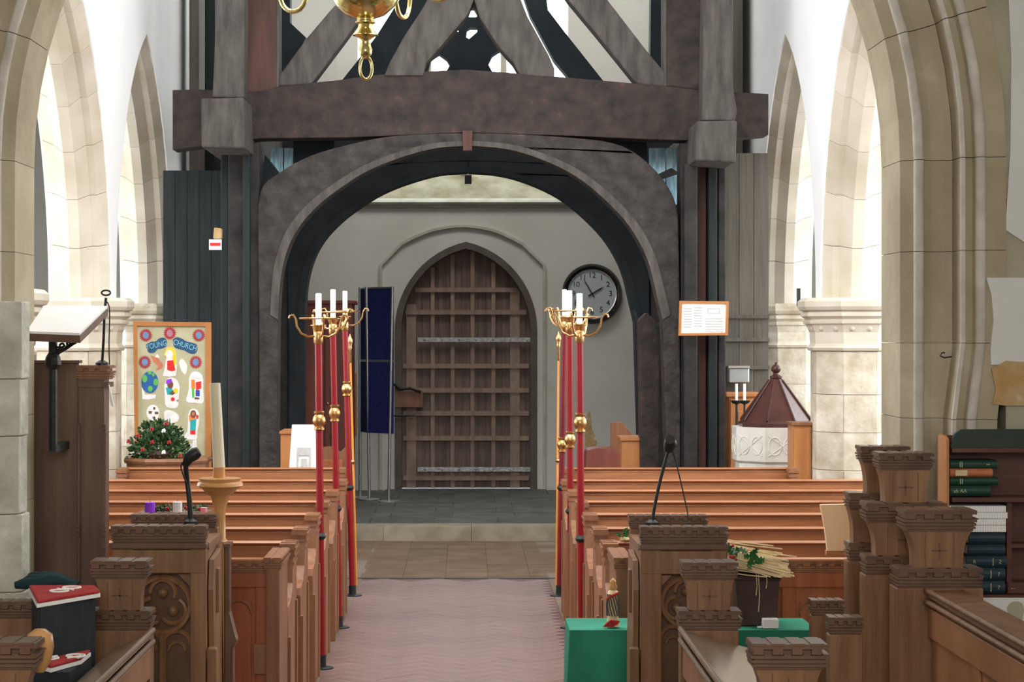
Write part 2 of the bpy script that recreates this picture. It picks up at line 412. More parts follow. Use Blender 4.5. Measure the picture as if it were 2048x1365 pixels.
door = struct(bpy.data.objects.new('door_1', None)); COL.objects.link(door); door.location = (0, WD, .127)
fr = MB(); fr.prism(arch_outline(DHS-.002, DC, DZS, .12, 0, 14)+arch_outline(DHS, DC, DZS, .12, -.075, 14)[::-1], WD-.02, WD+.2); fr.build('door_frame', 'door_edge', door)
bk = MB(); bk.prism(arch_outline(DHS, DC, DZS, .14, -.07, 14), WD+.13, WD+.18); bk.build('door_boards', 'door_wood', door)
def door_half(z):          # half width of the leaf at height z
    if z <= DZS: return DHS-.08
    R = DHS+DC-.08; q = R*R-(z-DZS)**2
    return max(0, math.sqrt(q)-DC) if q > 0 else 0
vx_ = [(865-VX)*WD/F, (905-VX)*WD/F, (945-VX)*WD/F, (987-VX)*WD/F, (1030-VX)*WD/F, (822-VX)*WD/F]
def top_at(x):
    z = DZS
    R = DHS+DC-.08
    return DZS+math.sqrt(max(0, R*R-(abs(x)+DC)**2))
for x in vx_:
    hw = .022 if abs(x) < .5 else .055
    zt = top_at(abs(x)+hw)
    MB().box(x-hw, x+hw, WD+.085, WD+.14, .14, zt).build('batten', 'door_batten', door)
hy = [580, 625, 733, 782, 828, 878, 958]
for yy in hy:
    z = 1.9-(yy-665)*WD/F; hw = door_half(z+.03)-.01
    MB().box(-hw, hw, WD+.07, WD+.14, z-.026, z+.026).build('ledge', 'door_batten', door)
for k in range(17):      # the vertical boards behind the grille
    x = -.72+k*.09; zt = top_at(abs(x)+.045)
    if zt > .5: MB().box(x-.043, x+.043, WD+.115, WD+.14, .14, zt-.02).build('plank', 'door_wood', door)
for yy in (680, 940):
    z = 1.9-(yy-665)*WD/F
    h = MB().box((835-VX)*WD/F, (1072-VX)*WD/F, WD+.045, WD+.07, z-.025, z+.025)
    for k in range(7): h.ball(((850+k*34-VX)*WD/F, WD+.045, z), .012, 6, 4)
    h.build('strap_hinge', 'iron', door)
lk = MB().box((790-VX)*WD/F, (846-VX)*WD/F, WD-.03, WD+.07, 1.9-(815-665)*WD/F, 1.9-(783-665)*WD/F); lk.build('lock_case', 'door_red', door)
lk = MB().tube([P(788, 768, WD-.04), P(800, 779, WD-.05), P(820, 777, WD-.05), P(842, 784, WD-.05)], .018, 6); lk.tube([P(788, 832, WD-.04), P(830, 832, WD-.04)], .01, 6); lk.build('bolt', 'dark_iron', door)
MB().box(-.9, .9, WD-.08, WD+.1, .1, .135).build('threshold', 'floor_slab', door)

# ------------------------------------------------------------------ nave arcades
AX = 2.64
def arcade(side, nm, ccat):
    def mp(u, dp, z, cy=0): return (side*dp, cy+u, z)
    HS, C, ZS = 1.45, .967, 2.155
    bays = [13.45, 16.55, 10.35]
    pts = []
    # wall with the three openings: one outline on the floor line
    outl = [(8.2, ZS-.02)]
    for cy in sorted(bays):
        a = arch_outline(HS, C, ZS, ZS-.02, 0, 12)
        outl += [(cy+u, z) for u, z in a]
    outl += [(22.5, ZS-.02), (22.5, 8), (8.2, 8)]
    m = MB(); x0, x1 = sorted((side*AX, side*(AX+.47))); m.prism(outl, x0, x1, 'x')
    wl = struct(m.build('wall_'+nm, 'plaster'))
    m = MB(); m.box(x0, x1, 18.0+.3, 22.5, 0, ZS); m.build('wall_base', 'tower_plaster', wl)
    # two chamfered orders of the arch, stone by stone
    for cy in bays:
        prof = [(.0, AX+.010), (-.07, AX+.075), (-.07, AX+.125), (-.16, AX+.20), (-.16, AX+.28), (-.07, AX+.36), (0, AX+.46), (.012, AX+.46), (.012, AX+.010)]
        ring(wl, 'arch_stone', 'bright_stone', prof, HS, C, ZS, ZS-.001, lambda u, dp, z, cy=cy: (side*dp, cy+u, z), [1+i/7 for i in range(8)], .004)
    return wl
wn = arcade(-1, 'north', None); wsth = arcade(1, 'south', None)

def column(side, cy, label, ball):
    X = side*2.90; r = .295/math.cos(PI/8)
    t = struct(bpy.data.objects.new('column', None)); COL.objects.link(t); t.location = (X, cy, 0)
    t['label'] = label
    rot = PI/8
    zc = [0, .32, .60, .88, 1.16, 1.44, 1.76]
    MB().lathe([(r-.012, 0), (r-.012, 1.80)], (X, cy, 0), 8, rot).build('core', 'step_stone', t)
    k = 0
    for a, b in zip(zc, zc[1:]):
        k += 1
        for q in range(4):
            a0 = rot+q*PI/2+(PI/4 if k % 2 else 0)
            pts = [(X+r*math.cos(a0+i*PI/4), cy+r*math.sin(a0+i*PI/4)) for i in range(3)]
            # shave the vertical joints
            c0 = Vector((X, cy))
            p = [Vector(v) for v in pts]
            p[0] = p[0]+(p[1]-p[0]).normalized()*.0015; p[2] = p[2]+(p[1]-p[2]).normalized()*.0015
            inner = [c0+(v-c0)*.6 for v in p]
            MB().prism([tuple(v) for v in p]+[tuple(v) for v in inner[::-1]], a+.002, b-.002, 'z').build('stone', 'pier_stone', t)
    cap = [(r, 1.76), (r+.02, 1.765), (r+.03, 1.785), (r+.012, 1.80), (r+.005, 1.815), (r+.01, 1.90), (r+.035, 1.955), (r+.055, 1.965), (r+.06, 1.985), (r+.04, 1.995), (r+.045, 2.0), (r+.075, 2.02), (r+.075, 2.045), (r+.055, 2.055), (r+.085, 2.065), (r+.10, 2.09), (r+.10, 2.13), (r+.07, 2.156), (r-.05, 2.158)]
    MB().lathe(cap, (X, cy, 0), 8, rot).build('capital', 'bright_stone' if ball else 'pier_stone', t)
    if ball:
        bm2 = MB()
        for q in range(8):
            for e in (-.5, .5):
                a = PI/8+q*PI/4+PI/8+e*.42
                bm2.ball((X+(r-.01)*math.cos(a), cy+(r-.01)*math.sin(a), 1.93), .026, 8, 5)
        bm2.build('ball_ornaments', 'bright_stone', t, smooth=True)
    return t
for cy, b in ((15.0, 1), (18.1, 0), (11.9, 1)):
    nm = {15.0: 'first', 18.1: 'second', 11.9: 'nearest'}[cy]
    for s_ in (-1, 1):
        column(s_, cy, f'octagonal stone pier with moulded capital, {nm} pier of the {"north" if s_ < 0 else "south"} arcade', b)

# aisle outer walls with bright windows
for s_, nm in ((-1, 'aisle_north'), (1, 'aisle_south')):
    x0, x1 = sorted((s_*5.4, s_*5.6))
    wl = struct(MB().box(x0, x1, 8.2, 23, 0, 3.9).build('wall_'+nm, 'plaster'))
    for cy in (11, 14.0, 17.2):
        xa, xb = sorted((s_*5.33, s_*5.39))
        pn = MB(); pn.prism([(cy+u, z) for u, z in arch_outline(.55, .5, 2.3, 1.3, 0, 8)], xa, xb, 'x'); pn.build('window_pane', 'aisle_window_light', wl)
struct(MB().box(-5.6, 5.6, 8.0, 22.9, 8, 8.1).build('ceiling', 'ceiling_white'))
struct(MB().prism([(-5.6, 3.9), (-3.2, 5.2), (-3.2, 5.3), (-5.6, 4.0)], 8.2, 23).build('ceiling_aisle_north', 'ceiling_white'))
struct(MB().prism([(5.6, 3.9), (3.2, 5.2), (3.2, 5.3), (5.6, 4.0)], 8.2, 23).build('ceiling_aisle_south', 'ceiling_white'))

# ------------------------------------------------------------------ chancel arch wall
CHS, CZS = 1.757, 2.58; CC = .22; CXO = -.034
we = MB()
def wall_cut(off, y0, y1):
    a = [(u+CXO, z) for u, z in arch_outline(CHS, CC, CZS, 0, off, 16)]
    return MB().prism([(-6, 0)]+a+[(6, 0), (6, 8), (-6, 8)], y0, y1)
wc = struct(wall_cut(.20, 7.93, 8.3).build('wall_chancel_arch', 'wall_stone'))
wall_cut(.372, 7.76, 7.93).build('wall_facing', 'wall_stone', wc)
tcut = [0, .17, .32, .47, .605, .72, .86, 1, 1.17, 1.34, 1.5, 1.67, 1.84, 2]
cmp_ = lambda u, dp, z: (u+CXO, dp, z)
# inner order: soffit, paler rolled edge, broad shallow hollow
inner = [(0, 8.295), (0, 7.95), (.012, 7.925), (.03, 7.915), (.03, 7.92), (.198, 7.90), (.198, 8.295)]
def rolled(o0, y0, r, n=7, a0=-PI, a1=0):
    return [(o0+r*math.cos(a0+(a1-a0)*i/n), y0+r*math.sin(a0+(a1-a0)*i/n)) for i in range(n+1)]
inner = [(0, 8.295), (0, 7.94), (.045, 7.900)]+rolled(.064, 7.897, .016)+[(.085, 7.912), (.12, 7.925), (.17, 7.915), (.198, 7.90), (.198, 8.295)]
outer = [(.20, 7.92), (.20, 7.80), (.207, 7.775), (.218, 7.775), (.222, 7.79), (.25, 7.795)]+rolled(.275, 7.772, .017)+[(.295, 7.765), (.37, 7.748), (.37, 7.92)]
shf = lambda o, t: o-.035 if (o > .199 and t < .715) else o
ring(wc, 'arch_stone', 'arch_stone', inner, CHS, CC, CZS, 0, cmp_, tcut, .002)
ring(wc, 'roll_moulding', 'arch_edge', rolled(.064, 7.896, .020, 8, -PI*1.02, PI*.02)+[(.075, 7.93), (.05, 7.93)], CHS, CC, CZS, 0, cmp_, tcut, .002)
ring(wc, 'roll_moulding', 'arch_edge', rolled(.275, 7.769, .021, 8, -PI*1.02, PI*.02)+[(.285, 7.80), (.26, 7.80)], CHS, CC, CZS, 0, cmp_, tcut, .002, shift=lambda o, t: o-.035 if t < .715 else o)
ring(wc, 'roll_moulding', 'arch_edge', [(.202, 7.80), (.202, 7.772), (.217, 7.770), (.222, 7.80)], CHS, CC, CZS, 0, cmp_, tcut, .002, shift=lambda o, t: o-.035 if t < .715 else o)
ring(wc, 'arch_stone', 'arch_stone', outer, CHS, CC, CZS, 0, cmp_, tcut, .002, shift=shf)
# rough, whitewashed lower jamb on the north side
jr = MB()
zz = [0, .3, .62, .9, 1.2, 1.5, 1.72, 2.02]
for i in range(7):
    off = [.02, .0, .03, .0, -.035, -.02, .0][i]
    poly = [(-2.10, 7.70), (-2.0, 7.66), (-1.82, 7.66), (-1.708+off*.3, 7.69), (-1.702+off*.3, 7.80), (-1.76+off*.2, 7.93), (-2.10, 7.93)]
    MB().prism(poly, zz[i]+.001, zz[i+1]-.001, 'z').build('stone', 'jamb_rough', wc, bevel=.005)
# plaster left on the wall south of the arch
def patch(pts, y, t, m, nm):
    return MB().prism(pl(pts, y), y-t, y+.03).build(nm, m, wc)
patch([(2015, -40), (2022, 120), (2020, 300), (2010, 460), (2048, 485), (2300, 500), (2300, -40)], 7.755, .006, 'white_patch', 'plaster_patch')
patch([(1972, 556), (1982, 590), (1986, 640), (1980, 700), (1981, 730), (2300, 720), (2300, 556)], 7.755, .008, 'white_patch', 'plaster_patch')
patch([(1982, 738), (2010, 722), (2040, 724), (2300, 722), (2300, 810), (2010, 812), (1984, 808), (1990, 780)], 7.755, .010, 'ochre_plaster', 'plaster_patch')
hk = MB().tube([P(1903, 714, 7.74), P(1888, 716, 7.70), P(1880, 712, 7.69), P(1884, 706, 7.69), P(1890, 706, 7.69)], .003, 5)
tag(hk.build('wall_hook', 'dark_iron'), 'small curled iron hook in the stone respond of the chancel arch', 'hook')

for s_, nm in ((-1, 'chancel_north'), (1, 'chancel_south')):
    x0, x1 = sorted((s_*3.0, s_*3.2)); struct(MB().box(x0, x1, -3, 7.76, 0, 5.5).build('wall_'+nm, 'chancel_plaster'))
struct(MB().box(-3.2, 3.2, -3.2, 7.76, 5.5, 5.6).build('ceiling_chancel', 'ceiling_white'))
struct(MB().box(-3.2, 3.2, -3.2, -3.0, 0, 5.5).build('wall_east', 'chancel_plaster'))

# ------------------------------------------------------------------ timber frame of the tower
FD, RD = 16.5, 19.2
frame = thing('timber_frame', 'dark oak timber frame with tie beam, braces and round arch carrying the tower', 'timber frame', (0, FD, 0))
def fp(name, m, pts, d=FD, y0=None, y1=None, par=frame, bevel=.012):
    y0 = d if y0 is None else y0; y1 = d+.28 if y1 is None else y1
    return MB().prism(pl(pts, d), y0, y1).build(name, m, par, bevel=bevel)
tie = [(345, 180), (400, 179), (515, 185), (560, 172), (680, 160), (780, 147), (930, 139), (1050, 148), (1190, 160), (1330, 172), (1410, 181), (1537, 188), (1537, 270), (1410, 282), (1300, 279), (1150, 272), (930, 265), (700, 275), (520, 277), (345, 300)]
oL = curve([(518, 640), (516, 500), (520, 385), (560, 345), (620, 312), (690, 291), (770, 274), (850, 268), (937, 266)])
iL = curve([(937, 292), (870, 297), (800, 316), (740, 340), (690, 370), (640, 408), (600, 452), (575, 500), (561, 560), (556, 640)])
oR = curve([(1360, 640), (1358, 500), (1354, 420), (1335, 372), (1300, 330), (1260, 300), (1210, 283), (1100, 272), (1000, 267), (937, 266)])
iR = curve([(937, 292), (1010, 298), (1080, 318), (1150, 352), (1210, 400), (1260, 455), (1295, 520), (1313, 590), (1325, 640)])
floor_px = 665+1.9*F/FD
for d, first in ((FD, True), (RD, False)):
    if first:
        fp('tie_beam', 'tie_oak', tie)
        ma = 'arch_oak'
    else:
        ma = 'dark_oak'  # shade on the rear frame put into a darker oak
    k = 1.0
    def at(pts):     # the rear frame repeats the front one in metres
        return pl(pts, FD)
    L_ = oL+iL+[(552, floor_px), (518, floor_px)]; R_ = oR[::-1][::-1]
    def pr(name, m, pts, bevel=.012, t0=0, t1=.28):
        return MB().prism(at(pts), d+t0, d+t1).build(name, m, frame, bevel=bevel)
    pr('arch_brace', ma, L_)
    pr('arch_brace', ma, oR[::-1]+[(1360, floor_px)][:0]+[], bevel=0) if False else None
    pr('arch_brace', ma, oR+iR+[(1340, floor_px), (1362, floor_px)])
    # chamfer roll along the lower edge of each brace
    for pts in (iL, iR):
        MB().prism(at(pts+[(x+(3 if x < 937 else -3)*0, y) for x, y in [(p[0]-(936-p[0])*0.03-4*(1 if p[0] < 937 else -1), p[1]-10) for p in pts[::-1]]]), d-.012, d+.01).build('arch_chamfer', 'grey_oak' if first else 'dark_oak', frame)
    # posts under the tie beam
    for x0, x1 in ((455, 518), (1362, 1398)):
        pr('post', 'black_oak', [(x0, 285), (x1, 285), (x1, floor_px), (x0, floor_px)], t0=.03, t1=.33)
    if not first:
        pr('tie_beam', 'dark_oak', tie, t0=0, t1=.28)
for x in (925,): fp('peg', 'post_oak', [(925, 262), (945, 262), (944, 302), (926, 302)], y0=FD-.03, y1=FD+.1, bevel=.004)
fp('peg', 'dark_oak', [(929, 300), (945, 300), (945, 318), (929, 318)], y0=RD-.05, y1=RD+.1, bevel=0)
# posts above the tie
fp('post', 'post_oak', [(490, -160), (553, -160), (553, 185), (490, 185)], y0=FD+.02, y1=FD+.3)
fp('post_edge', 'grey_oak', [(553, -160), (557, -160), (557, 178), (553, 178)], y0=FD+.02, y1=FD+.3, bevel=0)
fp('post', 'tie_oak', [(1333, -160), (1412, -160), (1412, 181), (1333, 172)], y0=FD+.02, y1=FD+.3)
fp('post_edge', 'grey_oak', [(1329, -160), (1333, -160), (1333, 172), (1329, 172)], y0=FD+.02, y1=FD+.3, bevel=0)
# braces of the upper stage
fp('brace', 'grey_oak', [(555, 170), (557, 150), (613, 74), (657, 22), (740, -70), (790, -70), (713, 45), (692, 74), (622, 167)], y0=FD+.05, y1=FD+.25)
fp('brace', 'grey_oak', [(1331, 173), (1274, 166), (1200, 74), (1141, 3), (1085, -70), (1165, -70), (1220, 3), (1297, 103), (1331, 143)], y0=FD+.05, y1=FD+.25)
fp('principal', 'grey_oak', [(769, 152), (778, 128), (808, 74), (845, 18), (890, -70), (975, -70), (936, 30), (886, 89), (852, 128), (847, 152)], y0=FD-.02, y1=FD+.22)
fp('principal', 'grey_oak', [(1109, 154), (1109, 137), (1098, 111), (1055, 33), (1015, -70), (925, -70), (960, 37), (1000, 97), (1026, 126), (1040, 150)], y0=FD+.0, y1=FD+.24)
# upper stage of the rear frame
fr_ = lambda name, pts, holes=(), m='dark_oak': MB().prism(pl(pts, RD), RD, RD+.2, holes=[pl(h, RD) for h in holes]).build(name, m, frame)
fr_('brace', [(675, 172), (717, 119), (754, 70), (795, 5), (835, -60), (905, -60), (860, 20), (815, 95), (770, 172)])
fr_('brace', [(1030, -60), (1085, -60), (1096, 20), (1137, 74), (1217, 175), (1155, 175), (1139, 157), (1108, 120), (1060, 30)])
fr_('lattice_panel', [(835, 175), (838, 120), (905, 20), (925, -60), (975, -60), (985, 20), (1045, 95), (1062, 175)], holes=[
    [(853, 154), (862, 117), (878, 107), (893, 118), (900, 130), (888, 150), (872, 156)],
    [(976, 128), (985, 110), (1001, 99), (1020, 116), (1035, 136), (1038, 152), (990, 153)],
    [(935, 30), (941, 15), (948, 15), (955, 27), (953, 34), (937, 34)],
    [(934, 58), (940, 54), (955, 54), (954, 64), (938, 78), (932, 74)],
    [(911, 60), (916, 55), (920, 60), (916, 64)]])
fr_('post', [(553, -60), (580, -60), (580, 45), (612, 75), (560, 175), (553, 175)])
fr_('post', [(1303, -60), (1332, -60), (1332, 180), (1300, 150)])
# boards with blue daylight painted in, seen between tie beam and arch, in front of the rear frame
for x0, x1 in ((527, 553), (555, 580)):
    fp('wall_board', 'blue_daylight_tint', [(x0, 283), (x1-1, 283), (x1-1, 350), (x0, 350)], y0=FD+.6, y1=FD+.63, bevel=0)
for x0, x1 in ((1312, 1346), (1348, 1374)):
    fp('wall_board', 'blue_daylight_tint', [(x0, 283), (x1-1, 283), (x1-1, 400), (x0, 400)], y0=FD+.6, y1=FD+.63, bevel=0)
fp('wall_board', 'dark_oak', [(575, 262), (660, 262), (660, 300), (575, 350)], y0=FD+.55, y1=FD+.58, bevel=0)
fp('wall_board', 'dark_oak', [(1215, 262), (1305, 262), (1311, 360), (1215, 300)], y0=FD+.55, y1=FD+.58, bevel=0)
fp('knee_brace', 'dark_oak', [(520, 300), (560, 352), (524, 390), (505, 380)], y0=FD+.4, y1=FD+.55)
fp('knee_brace', 'black_oak', [(1350, 330), (1366, 340), (1330, 352), (1306, 358), (1312, 348)], y0=FD+.3, y1=FD+.5, bevel=0)
# clustered lighter studs of the south post and of the north post
for x0, x1, m, t in ((1366, 1392, 'black_oak', -.10), (1396, 1414, 'post_oak', .05), (1416, 1434, 'board_oak', -.02), (1437, 1452, 'black_oak', .02)):
    MB().prism(pl([(x0, 330), (x1, 330), (x1, floor_px), (x0, floor_px)], FD), FD+t, FD+t+.2).build('stud', m, frame, bevel=.01)
for x0, x1, m, t in ((440, 456, 'board_oak', .05), (486, 500, 'board_oak', -.03)):
    MB().prism(pl([(x0, 300), (x1, 300), (x1, floor_px), (x0, floor_px)], FD), FD+t, FD+t+.2).build('stud', m, frame, bevel=.01)
MB().prism(pl([(1284, 640), (1300, 625), (1318, 640), (1325, 680), (1328, floor_px), (1290, floor_px)], FD), FD+.3, FD+.5).build('strut', 'tie_oak', frame, bevel=.01)
# the two long plates whose sawn ends jut forward, and the light posts standing on them
MB().prism(pl([(402, 197), (488, 195), (490, 297), (403, 295)], 15.9), 15.9, 19.6).build('wall_plate', 'grey_oak', frame, bevel=.015)
MB().prism(pl([(1394, 242), (1474, 241), (1472, 325), (1391, 321)], 15.9), 15.9, 19.6).build('wall_plate', 'grey_oak', frame, bevel=.015)
fp('end_post', 'grey_oak', [(425, 195), (488, 196), (491, -160), (440, -160)], d=16.0, y1=16.25)
fp('end_post', 'grey_oak', [(1404, 241), (1470, 242), (1474, 222), (1466, 170), (1464, 60), (1465, -160), (1410, -160)], d=16.0, y1=16.25)
# boarded screens between the frame and the arcades
scr = thing('boarded_screen', 'tall dark boarded screen between the timber frame and the north arcade', 'screen', (-2.2, 17.3, 0))
for k in range(7):
    x = -2.62+k*.105; MB().box(x, x+.101, 17.3, 17.33, 0, 3.30).build('board', 'board_oak', scr)
scr2 = thing('boarded_screen', 'tall drab boarded screen between the timber frame and the south arcade', 'screen', (2.2, 17.3, 0))
for k in range(5):
    x = 1.98+k*.128; MB().box(x, x+.124, 17.3, 17.33, 0, 3.45).build('board', 'drab_board', scr2)
for z in (2.02, 1.82, 1.58):
    MB().box(1.98, 2.62, 17.26, 17.3, z, z+.03).build('rail', 'drab_board', scr2)

for s_, nm in ((-1, 'north'), (1, 'south')):
    tw = thing('tower_side_framing', f'dark upright studs and boards of the tower framing along the {nm} wall', 'framing', (s_*2.5, 19.8, 0))
    for k in range(9):
        y0 = 18.5+k*.43; x0, x1 = sorted((s_*(2.56-.02*k), s_*(2.47-.02*k)))
        gap = (1 if s_ < 0 else 2)
        if k == gap: continue
        MB().box(x0, x1, y0, y0+.42, 0, 7.2).build('board', 'board_oak' if k % 3 else 'drab_board', tw)
# ------------------------------------------------------------------ pews
PY = [9.57, 10.26, 11.05, 11.86, 12.68, 13.56, 14.75]
XR, XL = .655, -.815
def pew(side, y, n, length, group):
    xi = (XR if side > 0 else XL)+(side*.075 if n == 6 else 0)
    where = {0: 'front', 1: 'second', 2: 'third', 3: 'fourth', 4: 'fifth', 5: 'sixth', 6: 'rearmost'}[n]
    t = thing('pew', f'brown wooden pew, {where} row on the {"pulpit" if side < 0 else "font"} side of the aisle', 'pew', (xi, y, 0), group)
    s = side
    def X(a): return xi+s*a
    def bx(nm, m, a0, a1, y0, y1, z0, z1, bev=0):
        x0, x1 = sorted((X(a0), X(a1))); return MB().box(x0, x1, y+y0, y+y1, z0, z1).build(nm, m, t, bevel=bev)
    L = length
    # back with three planks, rail, seat, shelf
    for k in range(3): bx('back_plank', 'pew_wood', .05, L, 0, .022, .40+k*.16, .40+k*.16+.158)
    x0, x1 = sorted((X(.05), X(L)))
    pr = [(y-.006, .884)]+[(y+.004+.020*math.cos(a), .892+.010*math.sin(a)) for a in (1.15*PI, PI, .75*PI, .5*PI, .25*PI, 0)]+[(y+.024, .880), (y+.0, .880)]
    MB().prism(pr, x0, x1, 'x').build('top_rail', 'pew_wood', t, smooth=True)
    bx('bead', 'pew_wood', .05, L, -.004, 0, .868, .872)
    bx('seat', 'pew_wood', .05, L, -.38, .0, .42, .445, .004)
    bx('book_shelf', 'pew_wood', .05, L, .022, .16, .70, .715)
    bx('plinth', 'pew_end_wood', .05, L, -.02, .0, 0, .40)
    for e in ((0, .055), (L, L+.055)):
        x0, x1 = sorted((X(e[0]), X(e[1])))
        prof = [(y-.40, 0), (y+.05, 0), (y+.05, .88), (y-.14, .88), (y-.16, .72), (y-.24, .66), (y-.38, .64), (y-.40, .60)]
        pe = MB().prism(prof, x0, x1, 'x').build('end_panel', 'pew_end_wood', t, bevel=.004)
        cp = MB()
        for k, (g, zz0, zz1) in enumerate(((.004, .80, .815), (.010, .84, .852), (.006, .852, .872), (.014, .872, .884))):
            cp.box(x0-g, x1+g, y-.14-g, y+.05+g, zz0, zz1)
        for q in range(3): cp.box(x0-.010, x1+.010, y-.15+q*.075, y-.15+q*.075+.045, .884, .902)
        cp.build('battlement_cap', 'pew_end_wood', pe)
        MB().box(x0-.012, x1+.012, y-.405, y-.36, 0, .5).build('buttress', 'pew_end_wood', pe); MB().box(x0-.008, x1+.008, y-.02, y+.03, 0, .62).build('buttress', 'pew_end_wood', pe)
    return t
for n, y in enumerate(PY):
    pew(1, y, n, {0: 1.9, 1: 1.9, 2: 1.7, 3: 1.7, 4: 2.25, 5: 2.25, 6: 1.64}[n], 'pews south of the aisle')
    pew(-1, y, n, {0: 1.72, 1: 1.72, 2: 1.7, 3: 1.55, 4: 2.2, 5: 2.2, 6: 1.60}[n], 'pews north of the aisle')

def crenel(mb, x0, x1, y0, y1, z1, h, n=None, horizontal=True):
    """battlemented moulding: reeded fillets below, a recessed row of wide merlons, a shallow stepped capping"""
    b = z1-h
    for g, u0, u1 in ((.013, 0, .10), (.006, .10, .20), (.011, .20, .25), (.004, .25, .37), (.010, .37, .42), (.002, .42, .54), (.015, .54, .78), (.002, .78, .965)):
        mb.box(x0+g, x1-g, y0+g, y1-g, b+h*u0, b+h*u1)
    w_ = x1-x0; n = n or max(2, round(w_/.06)); p = w_/n
    for i in range(n):
        a = x0+i*p
        mb.box(a+p*.14, a+p*.66, y0+.002, y1-.002, b+h*.57, b+h*.78)       # merlon face
        mb.box(a+p*.72, a+p*1.06, y0+.005, y1-.005, b+h*.54, b+h*.59)  # sill between merlons
        mb.box(a+p*.08, a+p*.80, y0-.001, y1+.001, b+h*.90, z1)            # capping, stepped up over each merlon
    return mb

def frontal(side, label):
    xi = XR if side > 0 else XL; y = 8.80; s = side
    t = thing('panelled_frontal', label, 'pew front', (xi, y, 0))
    L = 1.42 if s < 0 else 1.48
    def rng(a, b): return sorted((xi+s*a, xi+s*b))
    x0, x1 = rng(.05, L)
    MB().box(x0, x1, y+.015, y+.035, .06, .80).build('backboard', 'pew_panel', t)
    crenel(MB(), x0, x1, y-.01, y+.05, .893, .055, n=round(L/.058)).build('battlement_cap', 'pew_end_wood', t)
    MB().box(x0, x1, y-.015, y+.06, .893, .902).build('cap_board', 'pew_wood', t)
    MB().box(x0, x1, y, y+.03, .775, .84).build('rail', 'pew_panel', t, bevel=.004)
    MB().box(x0, x1, y, y+.03, 0, .14).build('rail', 'pew_panel', t, bevel=.004)
    MB().box(x0, x1, y+.05, y+.30, .72, .74).build('book_shelf', 'pew_wood', t)
    n = 4
    for i in range(n+1):
        a = .05+(L-.05-.06)*i/n; xa, xb = rng(a, a+.06)
        MB().box(xa, xb, y-.002, y+.03, .14, .775).build('stile', 'pew_panel', t, bevel=.003)
        MB().box(xa-.005, xb+.005, y-.03, y, .40, .53).build('buttress', 'pew_end_wood', t)
    for i in range(n):
        a = .05+(L-.11)*i/n+.06; b = .05+(L-.11)*(i+1)/n; xa, xb = rng(a+.02, b-.02)
        MB().box(xa, xb, y+.008, y+.02, .20, .715).build('panel', 'pew_panel', t, bevel=.006)
        xm = (xa+xb)/2; tr = MB()     # traceried head
        for q in (xa+(xb-xa)*.25, xa+(xb-xa)*.75):
            rr = (xb-xa)*.25
            tr.tube([(q+rr*math.cos(u), y+.008, .66+rr*math.sin(u)) for u in [PI*j/8 for j in range(9)]], .008, 5)
        tr.build('tracery', 'pew_end_wood', t)
    xa, xb = rng(0, .06)
    pe = MB().box(xa, xb, y-.06, y+.34, 0, .87).build('end_panel', 'pew_end_wood', t, bevel=.004)
    crenel(MB(), xa-.012, xb+.012, y-.07, y+.35, .915, .06, n=2).build('battlement_cap', 'pew_end_wood', pe)
frontal(-1, 'battlemented pew frontal with tracery panels before the north pews')
frontal(1, 'battlemented pew frontal with tracery panels before the south pews')

# ------------------------------------------------------------------ processional staves with candles
def stave(px, pf, d, ring_y, knob_y, top_y, can_y, label, dark=False, branches=4, turn=0.0, w_=9.5, lean=0):
    x = (px-VX)*d/F; zt = HC-(top_y-VY)*d/F
    t = thing('candle_stave', label, 'candle stand', (x, d, 0), 'red processional candle staves at the pew ends')
    z = lambda yy: HC-(yy-VY)*d/F
    xt = x+lean*d/F
    def xa(zz): return x+(xt-x)*zz/zt
    def cyl(z0, z1, r0, r1=None): return MB().tube([(xa(z0), d, z0), (xa(z1), d, z1)], [r0, r1 or r0], 10)
    MB().lathe([(.068, 0), (.068, .006), (.02, .012), (.02, .02)], (x, d, 0), 20).build('foot_plate', 'dark_iron', t, smooth=True)
    cyl(.012, .075, .026).build('ferrule', 'dark_iron', t)
    cyl(.07, zt, .0205).build('pole', 'dark_red_pole' if dark else 'red_pole', t, smooth=True)
    zr = z(ring_y)
    MB().lathe([(.021, -.02), (.028, -.012), (.034, 0), (.028, .012), (.021, .02)], (xa(zr), d, zr), 14).build('ring', 'dark_iron', t, smooth=True)
    zk = z(knob_y)
    MB().lathe([(.021, -.055), (.030, -.05), (.030, -.04), (.023, -.036), (.033, -.020), (.038, 0), (.033, .020), (.024, .034), (.030, .042), (.030, .052), (.021, .056)], (xa(zk), d, zk), 16).build('knop', 'old_brass', t, smooth=True)
    MB().lathe([(.021, -.01), (.027, 0), (.027, .05), (.022, .06), (.03, .075), (.034, .09), (.045, .094), (.045, .098), (.02, .10)], (xt, d, zt), 16).build('socket', 'old_brass', t, smooth=True)
    br = MB()
    for q in range(branches):
        a = turn+2*PI*q/branches; cx, sy = math.cos(a), math.sin(a)
        pts = [(.02, .035), (.06, .03), (.10, .05), (.125, .09), (.13, .13), (.145, .155), (.165, .15), (.17, .135)]
        br.tube([(xt+cx*u, d+sy*u, zt+v) for u, v in pts], .006, 6)
    br.build('branches', 'old_brass', t, smooth=True)
    MB().tube([(xt+.105*math.cos(a), d+.105*math.sin(a), zt+.135) for a in [2*PI*i/24 for i in range(24)]], .0055, 6, True).build('hoop', 'old_brass', t, smooth=True)
    zc = z(can_y); rc = .0175
    c_ = MB().lathe([(rc, .098), (rc, zc-zt), (rc*.6, zc-zt+.003)], (xt, d, zt), 14).build('candle', 'candle_wax', t, smooth=True)
    MB().tube([(xt, d, zc), (xt+.003, d, zc+.014)], .0015, 5).build('wick', 'dark_iron', c_)
    return t
